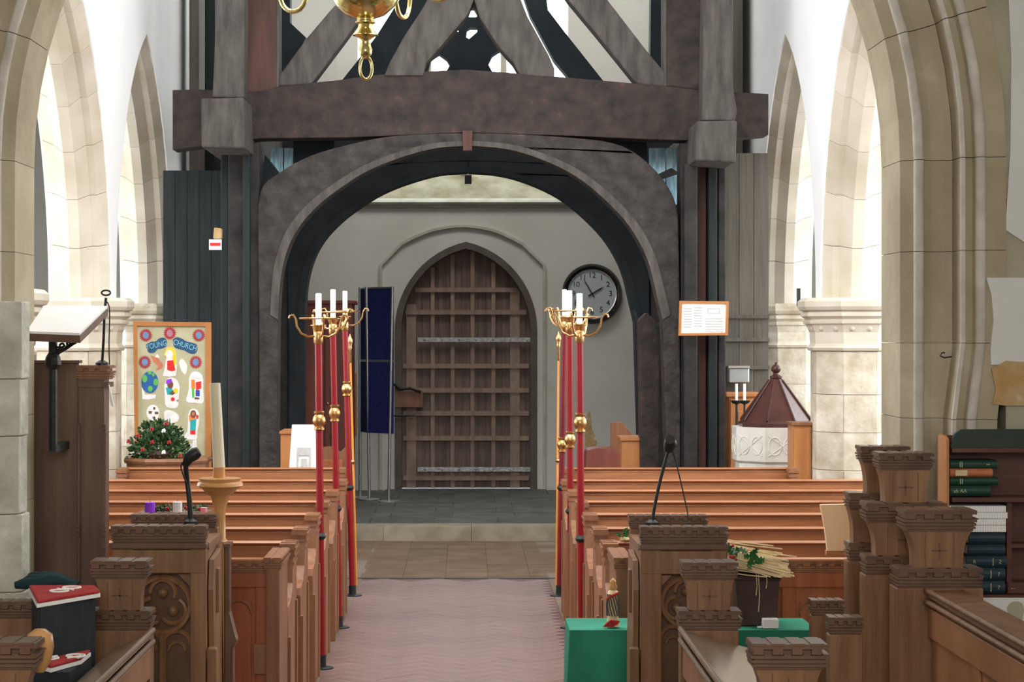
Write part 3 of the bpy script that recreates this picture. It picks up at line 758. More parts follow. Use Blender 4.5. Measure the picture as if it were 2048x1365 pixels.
stave(643, 1337, 11.30, 1073, 842, 685, 588, 'red candle stave north of the aisle, nearest of its three, knop at mid height', turn=.3, lean=-6)
stave(678, 1257, 12.85, 1018, 827, 667, 580, 'red candle stave north of the aisle, middle of its three', turn=.9, lean=-12)
stave(705, 1192, 14.42, 976, 778, 660, 583, 'red candle stave north of the aisle, rear of its three beside the orange pole', turn=.1, lean=-15)
stave(1164, 1337, 11.30, 1078, 846, 683, 588, 'red candle stave south of the aisle, nearest of its three, behind the green cloth', turn=1.2, lean=-5)
stave(1142, 1257, 12.85, 1023, 880, 664, 582, 'red candle stave south of the aisle, middle of its three', turn=.5, lean=-3)
stave(1119, 1192, 14.42, 976, 890, 660, 580, 'dark red candle stave south of the aisle, rear of its three', dark=True, turn=.9, lean=10)
def wand(px0, px1, d, y_top, label):
    zt = HC-(y_top-VY)*d/F; x0 = (px0-VX)*d/F; x1 = (px1-VX)*d/F
    t = thing('verger_wand', label, 'staff', (x0, d, 0))
    MB().tube([(x0, d, 0), (x1, d, zt)], .0085, 8).build('pole', 'orange_pole', t, smooth=True)
    MB().lathe([(.009, -.12), (.013, -.11), (.010, -.02), (.016, 0), (.012, .01), (.022, .035), (.022, .055), (.008, .085), (.002, .10)], (x1, d, zt), 10).build('finial', 'old_brass', t, smooth=True)
    MB().ball((x0+(x1-x0)*.55, d-.015, zt*.52), .02, 8, 6).build('clasp', 'old_brass', t)
wand(713, 700, 15.0, 695, 'slim orange wooden wand with brass finial leaning by the north staves')
wand(1113, 1117, 15.0, 690, 'slim orange wooden wand with pale finial standing by the south staves')

# ------------------------------------------------------------------ at the west end
dcb = 22.0; t = thing('wall_clock', 'large round wall clock with black rim on the white west wall', 'clock', (P(1184, 588, 22.4)))
cx_, cy_, cz_ = P(1184, 588, 22.45); s_ = 22.45/F
MB().lathe([(60*s_, .05), (60*s_, .0), (55*s_, -.035), (50*s_, -.03), (47.5*s_, -.01)], (cx_, cy_, cz_), 48, axis='y').build('rim', 'black_gloss', t, smooth=True)
MB().lathe([(48.5*s_, 0), (48.5*s_, -.012)], (cx_, cy_, cz_), 48, axis='y').build('dial', 'clock_face', t)
MB().tube([(cx_+48.3*s_*math.cos(a), cy_-.022, cz_+48.3*s_*math.sin(a)) for a in [2*PI*i/48 for i in range(48)]], .006, 6, True).build('chrome_ring', 'chrome', t, smooth=True)
for h in range(1, 13):
    a = PI/2-h*PI/6
    text(str(h), t, 'black_gloss', (cx_+37*s_*math.cos(a), cy_-.014, cz_+37*s_*math.sin(a)), .085, name='numeral')
def hand(a, l, wd, nm):
    u = Vector((math.sin(a), math.cos(a))); v = Vector((u.y, -u.x))
    p = [u*-.05+v*wd, u*l*.7+v*wd, u*l, u*l*.7-v*wd, u*-.05-v*wd]
    MB().prism([(cx_+q.x, cz_+q.y) for q in p], cy_-.024, cy_-.02).build(nm, 'black_gloss', t)
hand(math.radians(330), 35*s_, .006, 'minute_hand'); hand(math.radians(59), 28*s_, .008, 'hour_hand')

# blue display boards on silver legs
d = 21.2
def zy(yy, d): return HC-(yy-VY)*d/F
t = thing('display_board', 'dark blue folding display board on silver tube legs beside the west door', 'display board', (P(750, 1000, d).x, d, .127))
pA, pB, pC = P(720, 0, d+.25), P(733, 0, d), P(785, 0, d-.25)
def bent(p, q, z0, z1, z0b, z1b, th, nm, m, par):
    n = Vector((-(q.y-p.y), q.x-p.x, 0)).normalized()*th
    mb = MB(); vs = [(p.x, p.y, z0), (q.x, q.y, z0b), (q.x, q.y, z1b), (p.x, p.y, z1)]
    vs2 = [(a+n.x, b+n.y, c) for a, b, c in vs]
    mb.add(vs+vs2, [(0, 1, 2, 3), (7, 6, 5, 4), (0, 1, 5, 4), (1, 2, 6, 5), (2, 3, 7, 6), (3, 0, 4, 7)]); return mb.build(nm, m, par)
zt_, zm, zb = zy(578, d), zy(722, d), zy(866, d)
for p, q in ((pA, pB), (pB, pC)):
    bent(p, q, zm+.012, zt_, zm+.012, zt_, .02, 'felt_panel', 'blue_felt', t)
    bent(p, q, zb, zm-.012, zb, zm-.012, .02, 'felt_panel', 'blue_felt', t)
    bent(p, q, zm-.012, zm+.012, zm-.012, zm+.012, .024, 'cross_rail', 'alu', t)
    bent(p, q, zt_, zt_+.015, zt_, zt_+.015, .024, 'cross_rail', 'alu', t)
for p, lean in ((pA, 0), (pB, .03), (pC, -.04)):
    lg = MB().tube([(p.x+lean, p.y, .13), (p.x, p.y, zt_+.02)], .016, 8); lg.lathe([(.12, .127), (.12, .133), (.03, .139)], (p.x+lean, p.y, 0), 20); lg.build('leg', 'alu', t, smooth=True)

def cabinet(px0, px1, ytop, ybot, d, dep, m, label, cat, doors=2, nm='cupboard', base=0):
    a, b = P(px0, ytop, d), P(px1, ybot, d); z1 = a.z
    t = thing(nm, label, cat, ((a.x+b.x)/2, d, base))
    MB().box(a.x, b.x, d, d+dep, base, z1-.04).build('carcass', m, t)
    MB().box(a.x-.03, b.x+.03, d-.03, d+dep+.02, z1-.04, z1).build('top', m, t, bevel=.008)
    w_ = (b.x-a.x)/doors
    for k in range(doors):
        dr = MB().box(a.x+k*w_+.01, a.x+(k+1)*w_-.01, d-.02, d, base+.06, z1-.06).build('door', m, t, bevel=.004)
        MB().box(a.x+k*w_+.07, a.x+(k+1)*w_-.07, d-.032, d-.02, base+.14, z1-.16).build('panel', m, dr, bevel=.008)
        MB().ball((a.x+k*w_+(w_-.04 if k == 0 else .04), d-.035, (base+z1)/2), .014, 8, 5).build('knob', 'old_brass', dr)
    return t
cabinet(592, 704, 601, 1000, 20.3, .5, 'maroon_wood', 'tall dark maroon cupboard behind the north staves', 'cupboard', 2, base=.127)
cabinet(546, 580, 655, 1000, 20.0, .5, 'maroon_wood', 'lower dark brown cupboard left of the tall maroon one', 'cupboard', 1, base=.127)
bb = MB().prism(pl([(549, 640), (568, 642), (576, 655), (549, 655)], 20.05), 20.05, 20.2); tag(bb.build('basket', 'straw'), 'small straw-coloured basket on top of the low dark cupboard', 'basket')

# back-of-nave benches and small boxes
t = thing('bench_end', 'orange-brown stepped bench end behind the south pews by the west wall', 'bench', (P(1243, 900, 17.5).x, 17.5, 0))
MB().prism(pl([(1222, 1000), (1222, 845), (1246, 845), (1262, 866), (1262, 1000)], 17.5), 17.5, 17.56).build('end_panel', 'pew_end_wood', t, bevel=.004)
MB().prism(pl([(1178, 1000), (1178, 898), (1222, 893), (1222, 1000)], 17.6), 17.6, 17.66).build('end_panel', 'pew_end_wood', t, bevel=.004)
MB().prism(pl([(1243, 1010), (1243, 876), (1290, 876), (1290, 1010)], 16.9), 16.9, 17.3).build('seat_box', 'orange_wood', t, bevel=.004)
MB().prism(pl([(1241, 876), (1292, 876), (1292, 882), (1241, 882)], 16.88), 16.88, 17.32).build('cap', 'orange_wood', t)
bg = MB().prism(curve(pl([(1172, 1000), (1172, 915), (1180, 900), (1205, 897), (1235, 903), (1240, 915), (1242, 1000)], 16.2), 3), 16.2, 16.5)
tag(bg.build('kneeler_pile', 'maroon_wood', bevel=.02), 'low dark red cushion heap behind the rearmost south pew', 'cushion')
t = thing('notice_easel', 'tall white card with a small grey drawing propped behind the rear north pew', 'notice', (P(605, 940, 15.1).x, 15.1, .6))
MB().prism(pl([(574, 1003), (584, 850), (634, 850), (634, 1003)], 15.1), 15.1, 15.12).build('card', 'paper', t)
MB().prism(pl([(592, 950), (594, 896), (621, 896), (621, 950)], 15.095), 15.093, 15.1, holes=[pl([(595, 947), (597, 912), (618, 912), (618, 947)], 15.095)]).build('drawing', 'grey_print', t)
MB().prism(pl([(600, 945), (603, 918), (613, 918), (616, 945)], 15.095), 15.093, 15.1).build('drawing', 'grey_print', t)
t = thing('book_ledge', 'narrow wooden ledge board behind the rearmost north pew holding papers', 'ledge', (P(600, 940, 15.0).x, 15.1, 0))
a, b = P(470, 941, 15.0), P(640, 941, 15.0)
MB().box(a.x, b.x, 14.95, 15.3, .60, .62).build('ledge', 'pew_wood', t); MB().box(a.x, a.x+.05, 14.97, 15.28, 0, .60).build('leg', 'pew_wood', t); MB().box(b.x-.05, b.x, 14.97, 15.28, 0, .60).build('leg', 'pew_wood', t)
t = thing('side_chair', 'orange wooden chest behind the white card and rear north pew', 'chest', (P(580, 900, 16.2).x, 16.2, 0))
MB().prism(pl([(561, 1050), (561, 868), (604, 866), (604, 1050)], 15.6), 15.6, 16.0).build('body', 'orange_wood', t); MB().prism(pl([(559, 868), (559, 863), (606, 863), (606, 868)], 15.6), 15.58, 16.02).build('lid', 'orange_wood', t)
t = thing('bench_end', 'carved brown bench end seen between the north red staves', 'bench', (P(660, 900, 16.8).x, 16.8, 0))
MB().prism(pl([(632, 1050), (632, 897), (668, 893), (680, 905), (692, 893), (692, 1050)], 16.8), 16.8, 16.86).build('end_panel', 'pew_end_wood', t, bevel=.005)
MB().prism(pl([(640, 1050), (640, 920), (686, 920), (686, 1050)], 16.79), 16.78, 16.8).build('carved_panel', 'pew_panel', t, bevel=.005)

pq = MB().prism(curve(pl([(1172, 935), (1170, 850), (1180, 822), (1184, 860), (1194, 880), (1190, 905), (1200, 930)], WD), 2), WD-.004, WD+.01)
pq.build('bare_plaster', 'ochre_plaster', ww)
wb = MB().prism(pl([(694, 748), (713, 746), (713, 872), (694, 874)], 22.3), 22.28, 22.33); o = wb.build('wall_panel', 'board_frame', bevel=.01)
tag(o, 'narrow brown wooden panel on the west wall between north staves and blue boards', 'panel')
fx = MB().prism(pl([(1264, 620), (1271, 622), (1283, 655), (1277, 662)], 19.1), 19.05, 19.12); tag(fx.build('latch_plate', 'dark_iron'), 'slanting dark iron fitting beside the rear frame foot under the clock', 'fitting')
pp = MB(); v_ = P(520, 938, 15.08)
for k in range(3): pp.box(v_.x-.12+.08*k, v_.x-.03+.09*k, 15.02+.03*k, 15.16+.03*k, .621+.003*k, .624+.003*k)
stuff(tag(pp.build('loose_papers', 'paper'), 'few loose white papers on the ledge behind the rearmost north pew', 'papers'))
# framed notice on the south post
t = thing('framed_notice', 'orange wooden frame with two printed sheets hung on the south post', 'notice', P(1408, 672, 16.2))
yF = 16.2; q = lambda pts, y0, y1, nm, m, holes=(): MB().prism(pl(pts, yF), y0, y1, holes=[pl(h, yF) for h in holes]).build(nm, m, t)
q([(1357, 672), (1359, 602), (1458, 603), (1456, 671)], yF, yF+.03, 'frame', 'board_frame', holes=[[(1362, 667), (1364, 607), (1453, 608), (1451, 666)]])
q([(1360, 669), (1362, 605), (1455, 606), (1453, 668)], yF+.012, yF+.02, 'mount', 'paper')
for x0, x1, y0 in ((1367, 1384, 613), (1388, 1404, 611), (1411, 1446, 633)):
    mb = MB()
    for k in range(8 if x0 < 1400 else 6): mb.prism(pl([(x0, y0+4+k*5.2), (x1, y0+4+k*5.2), (x1, y0+6.2+k*5.2), (x0, y0+6.2+k*5.2)], yF), yF+.0105, yF+.012)
    mb.build('print', 'grey_print', t)
q([(1415, 617), (1440, 617), (1440, 628), (1415, 628)], yF+.0105, yF+.012, 'print_frame', 'grey_print', holes=[[(1417, 619), (1438, 619), (1438, 626), (1417, 626)]])
sg = thing('small_sign', 'small white sign with red bar fixed to the dark north post', 'sign', P(431, 500, 16.35))
MB().prism(pl([(418, 479), (443, 479), (443, 500), (418, 500)], 16.4), 16.4, 16.42).build('plate', 'paper', sg)
MB().prism(pl([(420, 486), (441, 486), (441, 492), (420, 492)], 16.4), 16.395, 16.4).build('red_bar', 'ink_red', sg)
og = MB().prism(pl([(428, 455), (443, 457), (443, 478), (426, 478)], 16.4), 16.4, 16.48); tag(og.build('post_box', 'ochre_plaster', bevel=.01), 'small tan box fixed above the white sign on the north post', 'box')
lb = MB().prism(pl([(1595, 577), (1601, 577), (1601, 613), (1595, 613)], 17.6), 17.6, 17.65)
tag(lb.build('wall_bracket', 'black_plastic'), 'short upright black fitting on top of the second south pier capital', 'bracket')

# ------------------------------------------------------------------ font and what stands round it
cx = P(1552, 0, 15.9).x; d = 15.9
t = thing('font', 'pale carved stone font with a dark pyramid wooden cover and ball finial', 'font', (cx, d, 0))
rr = .36
R8 = PI/8
MB().lathe([(.30, 0), (.30, .1), (.17, .18), (.17, .42), (.26, .52), (rr*.93, .56)], (cx, d, 0), 8, R8).build('pedestal', 'font_stone', t)
zb_, zt2 = HC-(930-VY)*(d-.33)/F, HC-(857-VY)*(d-.33)/F
MB().lathe([(rr*.93, .56), (rr*.93, zb_), (rr, zb_+.02), (rr, zt2), (.05, zt2)], (cx, d, 0), 8, R8).build('bowl', 'font_stone', t)
for q_ in range(8):     # incised interlace on each face
    a = R8+q_*PI/4+R8; n = Vector((math.cos(a), math.sin(a), 0)); u = Vector((-n.y, n.x, 0)); c = Vector((cx, d, (zb_+zt2)/2))+n*(rr*math.cos(R8)+.001)
    m_ = MB()
    for ox in (-.06, .06):
        m_.tube([c+u*(ox+.05*math.cos(w2))+Vector((0, 0, .07*math.sin(w2))) for w2 in [2*PI*i/14 for i in range(14)]], .006, 5, True)
    m_.tube([c+u*-.11+Vector((0, 0, -.08)), c+u*.11+Vector((0, 0, .08))], .005, 5); m_.tube([c+u*.11+Vector((0, 0, -.08)), c+u*-.11+Vector((0, 0, .08))], .005, 5)
    m_.build('carving', 'font_stone', t)
zc1 = HC-(758-VY)*d/F
cv = MB().lathe([(rr*.84, zt2), (rr*.86, zt2+.03), (rr*.78, zt2+.05), (.05, zc1-.01), (.05, zc1), (.03, zc1+.01)], (cx, d, 0), 8, R8).build('cover', 'cover_wood', t)
ribs = MB()
for q_ in range(8):
    a = R8+q_*PI/4; ribs.tube([(cx+rr*.80*math.cos(a), d+rr*.80*math.sin(a), zt2+.05), (cx+.052*math.cos(a), d+.052*math.sin(a), zc1-.01)], .010, 6)
ribs.build('rib', 'cover_wood', cv)
MB().lathe([(.03, 0), (.05, .008), (.05, .02), (.025, .03), (.02, .045), (.035, .06), (.04, .08), (.03, .10), (.008, .118), (.01, .13)], (cx, d, zc1), 12).build('finial', 'cover_wood', cv, smooth=True)
t = thing('cupboard', 'orange wooden box cupboard between font and first south pier', 'cupboard', (P(1607, 0, 14.5).x, 14.9, 0))
a, b = P(1586, 846, 15.0), P(1641, 846, 15.0)
MB().box(a.x, b.x-.06, 15.05, 15.25, 0, a.z-.02).build('carcass', 'orange_wood', t); MB().box(a.x-.01, b.x-.05, 15.03, 15.27, a.z-.02, a.z).build('top', 'pew_end_wood', t)
MB().box(a.x+.012, b.x-.072, 15.04, 15.05, .1, a.z-.05).build('door', 'orange_wood', t, bevel=.003)
cabinet(1458, 1512, 785, 1000, 17.0, .22, 'orange_wood', 'tall orange cupboard behind the font cover beside the dark post', 'cupboard', 1)
for px, nm in ((1473, 'nearer the dark post'), (1489, 'nearer the font cover')):
    t = thing('pricket_stand', f'slim black iron pricket with a white candle, {nm}', 'candle stand', (P(px, 0, 16.5).x, 16.5, 0), 'iron prickets by the font')
    x = P(px, 0, 16.5).x; z0 = HC-(802-VY)*16.5/F; z1 = HC-(769-VY)*16.5/F
    MB().tube([(x, 16.5, .01), (x, 16.5, z0)], .009, 6).build('stem', 'dark_iron', t)
    MB().lathe([(.028, 0), (.028, .012), (.01, .02)], (x, 16.5, 0), 12).build('base', 'dark_iron', t)
    MB().lathe([(.008, -.03), (.035, -.02), (.05, 0), (.045, .002), (.01, .004)], (x, 16.5, z0), 12).build('drip_pan', 'dark_iron', t, smooth=True)
    MB().lathe([(.012, 0), (.012, z1-z0)], (x, 16.5, z0+.004), 10).build('candle', 'candle_wax', t)
t = thing('heater_box', 'grey metal box with chrome top edge on the boarded south screen', 'box', P(1480, 766, 17.1))
MB().prism(pl([(1457, 737), (1499, 737), (1499, 766), (1457, 766)], 17.1), 17.1, 17.24).build('case', 'alu', t, bevel=.01)
MB().prism(pl([(1457, 732), (1500, 732), (1500, 737), (1457, 737)], 17.08), 17.08, 17.24).build('chrome_edge', 'chrome', t)
wh = MB().box(P(1497, 0, 17.2).x, P(1503, 0, 17.2).x, 17.16, 17.22, HC-(763-VY)*17.2/F, HC-(735-VY)*17.2/F+.0)

# ------------------------------------------------------------------ children's notice board, flowers
dB = 15.62
t = thing('notice_board', 'wood-framed green pin board titled YOUNG CHURCH with paper cut-outs', 'notice board', P(344, 945, dB))
fo = [(270, 945), (266, 643), (422, 645), (422, 945)]; fi = [(277, 938), (274, 652), (411, 653), (411, 938)]
def nb(pts, y0, y1, nm, m, holes=(), par=None): return MB().prism(pl(pts, dB), dB+y0, dB+y1, holes=[pl(h, dB) for h in holes]).build(nm, m, par or t)
nb(fo, 0, .04, 'frame', 'board_frame', [fi]); nb([(271, 943), (268, 646), (419, 648), (419, 943)], .018, .03, 'pin_board', 'cork')
for xx in (-2.62, -2.05): MB().box(xx, xx+.04, dB+.0, dB+.03, 0, HC-(944-VY)*dB/F).build('leg', 'board_frame', t)
def circ(x, y, rx, ry=None, n=16, a0=0): ry = ry or rx; return [(x+rx*math.cos(a0+2*PI*i/n), y-ry*math.sin(a0+2*PI*i/n)) for i in range(n)]
lay = [.018]
def cut(pts, m, nm='paper_cutout', par=None, z=None):
    z = .016 if z is None else z
    return nb(pts, z, .018, nm, m, par=par)
for x, y, inner in ((291, 671, 'ink_skyblue'), (339, 667, 'ink_mauve'), (397, 671, 'ink_skyblue'), (289, 725, 'ink_skyblue'), (391, 725, 'ink_skyblue')):
    star = [(x+(13.5 if i % 2 else 10)*math.cos(2*PI*i/40), y-(13.5 if i % 2 else 10)*1.05*math.sin(2*PI*i/40)) for i in range(40)]
    sn = cut(star, 'ink_rust', 'paper_sun'); cut(circ(x, y, 6.2, 7.2), inner, 'face', sn, .0135)
L1 = curve([(291, 690), (301, 684), (311, 683), (318, 677), (328, 676), (333, 683), (332, 693), (322, 698), (314, 699), (308, 706), (298, 706), (294, 700), (291, 690)], 3)[:-1]
L2 = curve([(345, 680), (352, 675), (362, 677), (372, 683), (384, 686), (393, 690), (394, 700), (389, 708), (378, 707), (368, 701), (358, 699), (348, 694), (345, 680)], 3)[:-1]
l1 = cut(L1, 'ink_navy', 'title_cloud'); l2 = cut(L2, 'ink_navy', 'title_cloud')
def btext(s, x, y, size, rot):
    v = P(x, y, dB); o = text(s, l1, 'ink_letter', (v.x, dB+.014, v.z), size, (PI/2, -rot, 0)); o.scale = (.92, 1.2, 1); return o
btext('YOUNG', 312, 691, .050, math.radians(13)); btext('CHURCH', 369.5, 691.5, .050, math.radians(-17))
# figures cut from paper
def fig(base, parts):
    b = cut(base, 'ink_white')
    for i, (pts, m) in enumerate(parts): cut(pts, 'ink_'+m, 'paper_layer', b, .0145-.0005*i)
fig([(325, 752), (330, 730), (332, 715), (350, 715), (353, 735), (351, 752), (338, 754)], [(curve([(327, 712), (332, 698), (343, 695), (351, 704), (352, 728), (346, 732), (344, 715), (334, 712)], 2), 'yellow'), (circ(338, 709, 7.5, 9), 'white'), ([(334, 722), (346, 721), (350, 741), (343, 743), (334, 740)], 'red')])
cut(curve([(301, 711), (313, 716), (319, 722), (325, 730), (322, 738), (310, 741), (316, 733), (306, 724), (301, 711)], 2)[:-1], 'ink_skin'); cut([(309, 715), (314, 708), (319, 716)], 'ink_white')
cut(curve([(357, 726), (362, 718), (368, 722), (374, 734), (370, 750), (362, 741), (357, 726)], 2)[:-1], 'ink_white')
g = cut([(283, 775), (290, 790), (311, 790), (310, 797), (296, 800), (284, 799)], 'ink_white')
g = cut(circ(299, 765, 17, 22), 'ink_globe', 'paper_globe', None, .0145)
for x, y, a, b in ((289, 758, 5, 8), (299, 746, 4, 4), (311, 765, 5, 7), (300, 778, 5, 6), (306, 750, 3, 4)): cut(circ(x, y, a, b, 9), 'ink_green', 'land', g, .013)
fig(curve([(328, 770), (336, 757), (350, 758), (358, 772), (357, 795), (353, 816), (332, 814), (329, 795), (328, 770)], 3)[:-1], [([(331, 776), (344, 775), (346, 790), (334, 790)], 'teal'), (circ(340, 770, 6, 8), 'brown'), ([(331, 768), (333, 760), (342, 758), (344, 764), (336, 768)], 'purple'), ([(338, 786), (350, 778), (353, 785), (344, 791)], 'brown'), (circ(351, 782, 5, 5, 10), 'yellow'), (circ(345, 799, 4, 4, 8), 'red'), ([(352, 801), (357, 799), (356, 805)], 'mauve')])
fig(curve([(377, 758), (383, 746), (393, 744), (404, 752), (406, 780), (406, 806), (390, 806), (372, 803), (377, 780), (377, 758)], 3)[:-1], [([(382, 760), (389, 760), (390, 778), (382, 778)], 'orange'), ([(383, 778), (388, 778), (388, 796), (384, 797)], 'green'), ([(391, 765), (402, 763), (402, 777), (392, 782)], 'red'), ([(391, 781), (399, 781), (399, 793), (391, 793)], 'blue'), ([(389, 795), (398, 796), (398, 799), (389, 799)], 'brown'), (circ(387, 753, 3.5, 4, 8), 'white'), (circ(396, 754, 3.5, 4, 8), 'white')])
fig(circ(305, 826, 13, 16, 14), [([(306, 815), (310, 815), (310, 820), (306, 820)], 'brown'), ([(297, 823), (303, 823), (303, 828), (297, 828)], 'brown'), ([(309, 824), (316, 824), (316, 829), (309, 829)], 'brown'), ([(305, 834), (310, 834), (310, 838), (305, 838)], 'brown')])
cut(curve([(327, 826), (332, 821), (345, 823), (357, 832), (355, 843), (341, 847), (329, 840), (327, 826)], 2)[:-1], 'ink_white')
fig(curve([(376, 830), (380, 820), (388, 818), (396, 824), (398, 840), (394, 865), (391, 880), (364, 876), (374, 864), (376, 830)], 3)[:-1], [([(377, 831), (390, 830), (391, 841), (378, 843)], 'orange'), ([(380, 842), (392, 838), (391, 862), (380, 864)], 'teal'), ([(380, 862), (390, 861), (390, 870), (380, 869)], 'red'), (circ(386, 829, 6, 8, 10), 'brown'), (circ(386, 828, 3, 4, 8), 'skin'), ([(392, 830), (397, 832), (396, 838), (392, 838)], 'red')])
cut([(376, 905), (378, 888), (383, 888), (382, 905)], 'ink_white'); cut([(383, 900), (385, 882), (392, 880), (394, 898)], 'ink_white')
# table under the board and the flowers
t = thing('octagonal_chest', 'brown panelled octagonal wooden stand under the flower arrangement', 'stand', (-2.27, 15.25, 0))
zt3 = HC-(915-VY)*15.2/F; xc = -2.27
MB().lathe([(.32, 0), (.32, zt3-.04)], (xc, 15.25, 0), 8, R8).build('body', 'pew_end_wood', t)
MB().lathe([(.335, zt3-.04), (.345, zt3-.02), (.335, zt3)], (xc, 15.25, 0), 8, R8).build('top', 'pew_end_wood', t)
for q_ in range(8):
    a = R8+q_*PI/4+R8; n = Vector((math.cos(a), math.sin(a), 0)); u = Vector((-n.y, n.x, 0)); c = Vector((xc, 15.25, zt3/2))+n*.297
    mb = MB(); p = [c-u*.09, c+u*.09]
    mb.add([p[0]+Vector((0, 0, -zt3*.36)), p[1]+Vector((0, 0, -zt3*.36)), p[1]+Vector((0, 0, zt3*.34)), p[0]+Vector((0, 0, zt3*.34))]+[v+n*.012 for v in (p[0]+Vector((0, 0, -zt3*.36)), p[1]+Vector((0, 0, -zt3*.36)), p[1]+Vector((0, 0, zt3*.34)), p[0]+Vector((0, 0, zt3*.34)))], [(0, 1, 2, 3), (4, 5, 6, 7), (0, 1, 5, 4), (1, 2, 6, 5), (2, 3, 7, 6), (3, 0, 4, 7)]).build('panel', 'pew_end_wood', t)
t = thing('flower_arrangement', 'rounded green foliage arrangement dotted with red flowers on the octagonal stand', 'flowers', (xc-.04, 15.15, zt3))
fc = Vector((-2.32, 15.12, zt3+.0)); mb = MB(); rA = random.Random(3)
MB().lathe([(.10, 0), (.12, .03), (.10, .06), (.02, .065)], fc, 14).build('dish', 'pot', t)
for k in range(1500):
    th = rA.uniform(0, 2*PI); ph = rA.uniform(0, 1)**.8*PI*.52; r0 = rA.uniform(.45, 1)
    dr = Vector((math.cos(th)*math.sin(ph), math.sin(th)*math.sin(ph)*.6, math.cos(ph)))
    c = fc+Vector((dr.x*.225, dr.y*.20, dr.z*.26+.02))*r0
    dd = dr+Vector((rA.uniform(-.7, .7), rA.uniform(-.7, .7), rA.uniform(-.7, .7)))
    mb.leaf(c, dd, (rA.uniform(-1, 1), rA.uniform(-1, 1), rA.uniform(-1, 1)), rA.uniform(.025, .05), rA.uniform(.008, .016))
mb.build('foliage', 'leaf', t)
for x, y in ((257, 883), (303, 859), (332, 848), (304, 885), (338, 885), (276, 872), (327, 905), (360, 912), (327, 862), (285, 900)):
    v = P(x, y, 15.15-.2+.1*abs(x-305)/60); f = MB()
    for k in range(7): f.ball((v.x+.009*math.cos(k), v.y+.004*(k % 3), v.z+.009*math.sin(k*1.7)), .008, 6, 4)
    f.build('flower', 'berry' if x != 327 else 'ink_white', t)

# ------------------------------------------------------------------ chandelier
d = 9.0; v = P(731, 45, d)
t = thing('chandelier', 'polished brass chandelier with ball bowl, curled arms and bottom ring', 'chandelier', (v.x, d, v.z))
pr_ = [(731, 45), (748, 38), (770, 30), (790, 12), (800, -8), (803, -30), (798, -60), (780, -85), (750, -100), (742, -110), (742, -180), (756, -200), (742, -220), (740, -400)]
MB().lathe([((a-731)*d/F if a > 731 else .001, -(b-45)*d/F) for a, b in pr_], v, 32).build('bowl', 'brass', t, smooth=True)
pr_ = [(745, 27), (748, 29), (748, 41), (751, 43), (751, 46), (745, 49), (746, 54), (748, 60), (756, 69), (757, 71), (750, 73), (744, 77), (741, 84), (742, 92), (745, 100), (743, 110), (736, 116), (731, 118)]
MB().lathe([((a-731)*d/F+1e-4, -(b-45)*d/F) for a, b in pr_], v, 24).build('pendant', 'brass', t, smooth=True)
rc = P(732, 136, d)
MB().tube([(rc.x+.030*math.cos(a)*.9, d+.012*math.cos(a), rc.z+.052*math.sin(a)) for a in [2*PI*i/20 for i in range(20)]], .007, 8, True).build('ring', 'brass', t, smooth=True)
for q_ in range(4):
    a = math.radians(155)+q_*PI/2; ca, sa = math.cos(a), math.sin(a)
    pts = [(.12, .35), (.18, .40), (.25, .36), (.28, .22), (.32, .10), (.38, .075), (.43, .11), (.45, .19), (.45, .27)]
    pp = curve([(x_, z_) for x_, z_ in pts], 3)
    ar = MB().tube([(v.x+ca*x_, d+sa*x_, v.z+z_) for x_, z_ in pp], .011, 8).build('arm', 'brass', t, smooth=True)
    MB().lathe([(.01, 0), (.05, .01), (.06, .025), (.02, .03), (.02, .07), (.024, .075)], (v.x+ca*.45, d+sa*.45, v.z+.27), 14).build('drip_pan', 'brass', ar, smooth=True)
    MB().lathe([(.012, 0), (.012, .16), (.002, .17)], (v.x+ca*.45, d+sa*.45, v.z+.34), 10).build('candle', 'candle_wax', ar, smooth=True)
MB().tube([(v.x, d, v.z+1.0), (v.x, d, 8.0)], .008, 6).build('rod', 'brass', t)

# ------------------------------------------------------------------ pulpit and its book desk (north side)
t = thing('pulpit', 'dark brown wooden pulpit with battlemented corner post at the chancel arch', 'pulpit', (-1.75, 8.36, 0))
dp = 8.36
xA, xB = P(52, 0, dp).x, P(156, 0, dp).x
zp = HC-(727-VY)*dp/F
MB().box(xA-.30, xB, dp, dp+.03, .12, zp).build('front_panel', 'pulpit_wood', t, bevel=.004)
MB().box(xA-.30, xB+.01, dp-.015, dp+.045, zp, zp+.012).build('cornice', 'pulpit_wood', t)
xc0, xc1 = P(160, 0, dp).x, P(222, 0, dp).x
ps = MB().box(xB, xc1-.025, dp-.01, dp+.10, .12, zp-.05).build('corner_post', 'pulpit_wood', t, bevel=.006)
z_ = lambda yy: HC-(yy-VY)*dp/F
crenel(MB(), P(153, 0, dp).x, P(223, 0, dp).x, dp-.03, dp+.12, z_(731), .06, n=3).build('battlement_cap', 'pew_end_wood', ps)
MB().box(P(158, 0, dp).x, P(218, 0, dp).x, dp-.02, dp+.11, z_(775), z_(765)).build('moulding', 'pulpit_wood', ps)
for xx in (160, 211):
    b_ = MB()
    for k, yy in enumerate((848, 856, 1050, 1058, 1068, 1094)):
        b_.box(P(xx-3, 0, dp).x, P(xx+3, 0, dp).x, dp-.04, dp-.008, z_(yy)-.006, z_(yy))
    b_.box(P(xx-2.5, 0, dp).x, P(xx+2.5, 0, dp).x, dp-.025, dp-.008, .13, z_(850)); b_.build('buttress', 'pulpit_wood', ps)
MB().box(xA-.30, xA-.25, dp+.03, dp+.35, .12, zp).build('side_panel', 'pulpit_wood', t)
MB().box(xc1-.13, xc1-.105, dp+.10, dp+.38, .12, zp-.03).build('side_panel', 'pulpit_wood', t)
sh = MB().prism(pl([(216, 770), (221, 790), (226, 813), (222, 815), (217, 800)], dp-.05), dp-.03, dp-.02); sh.build('paper_slip', 'page_cream', t)
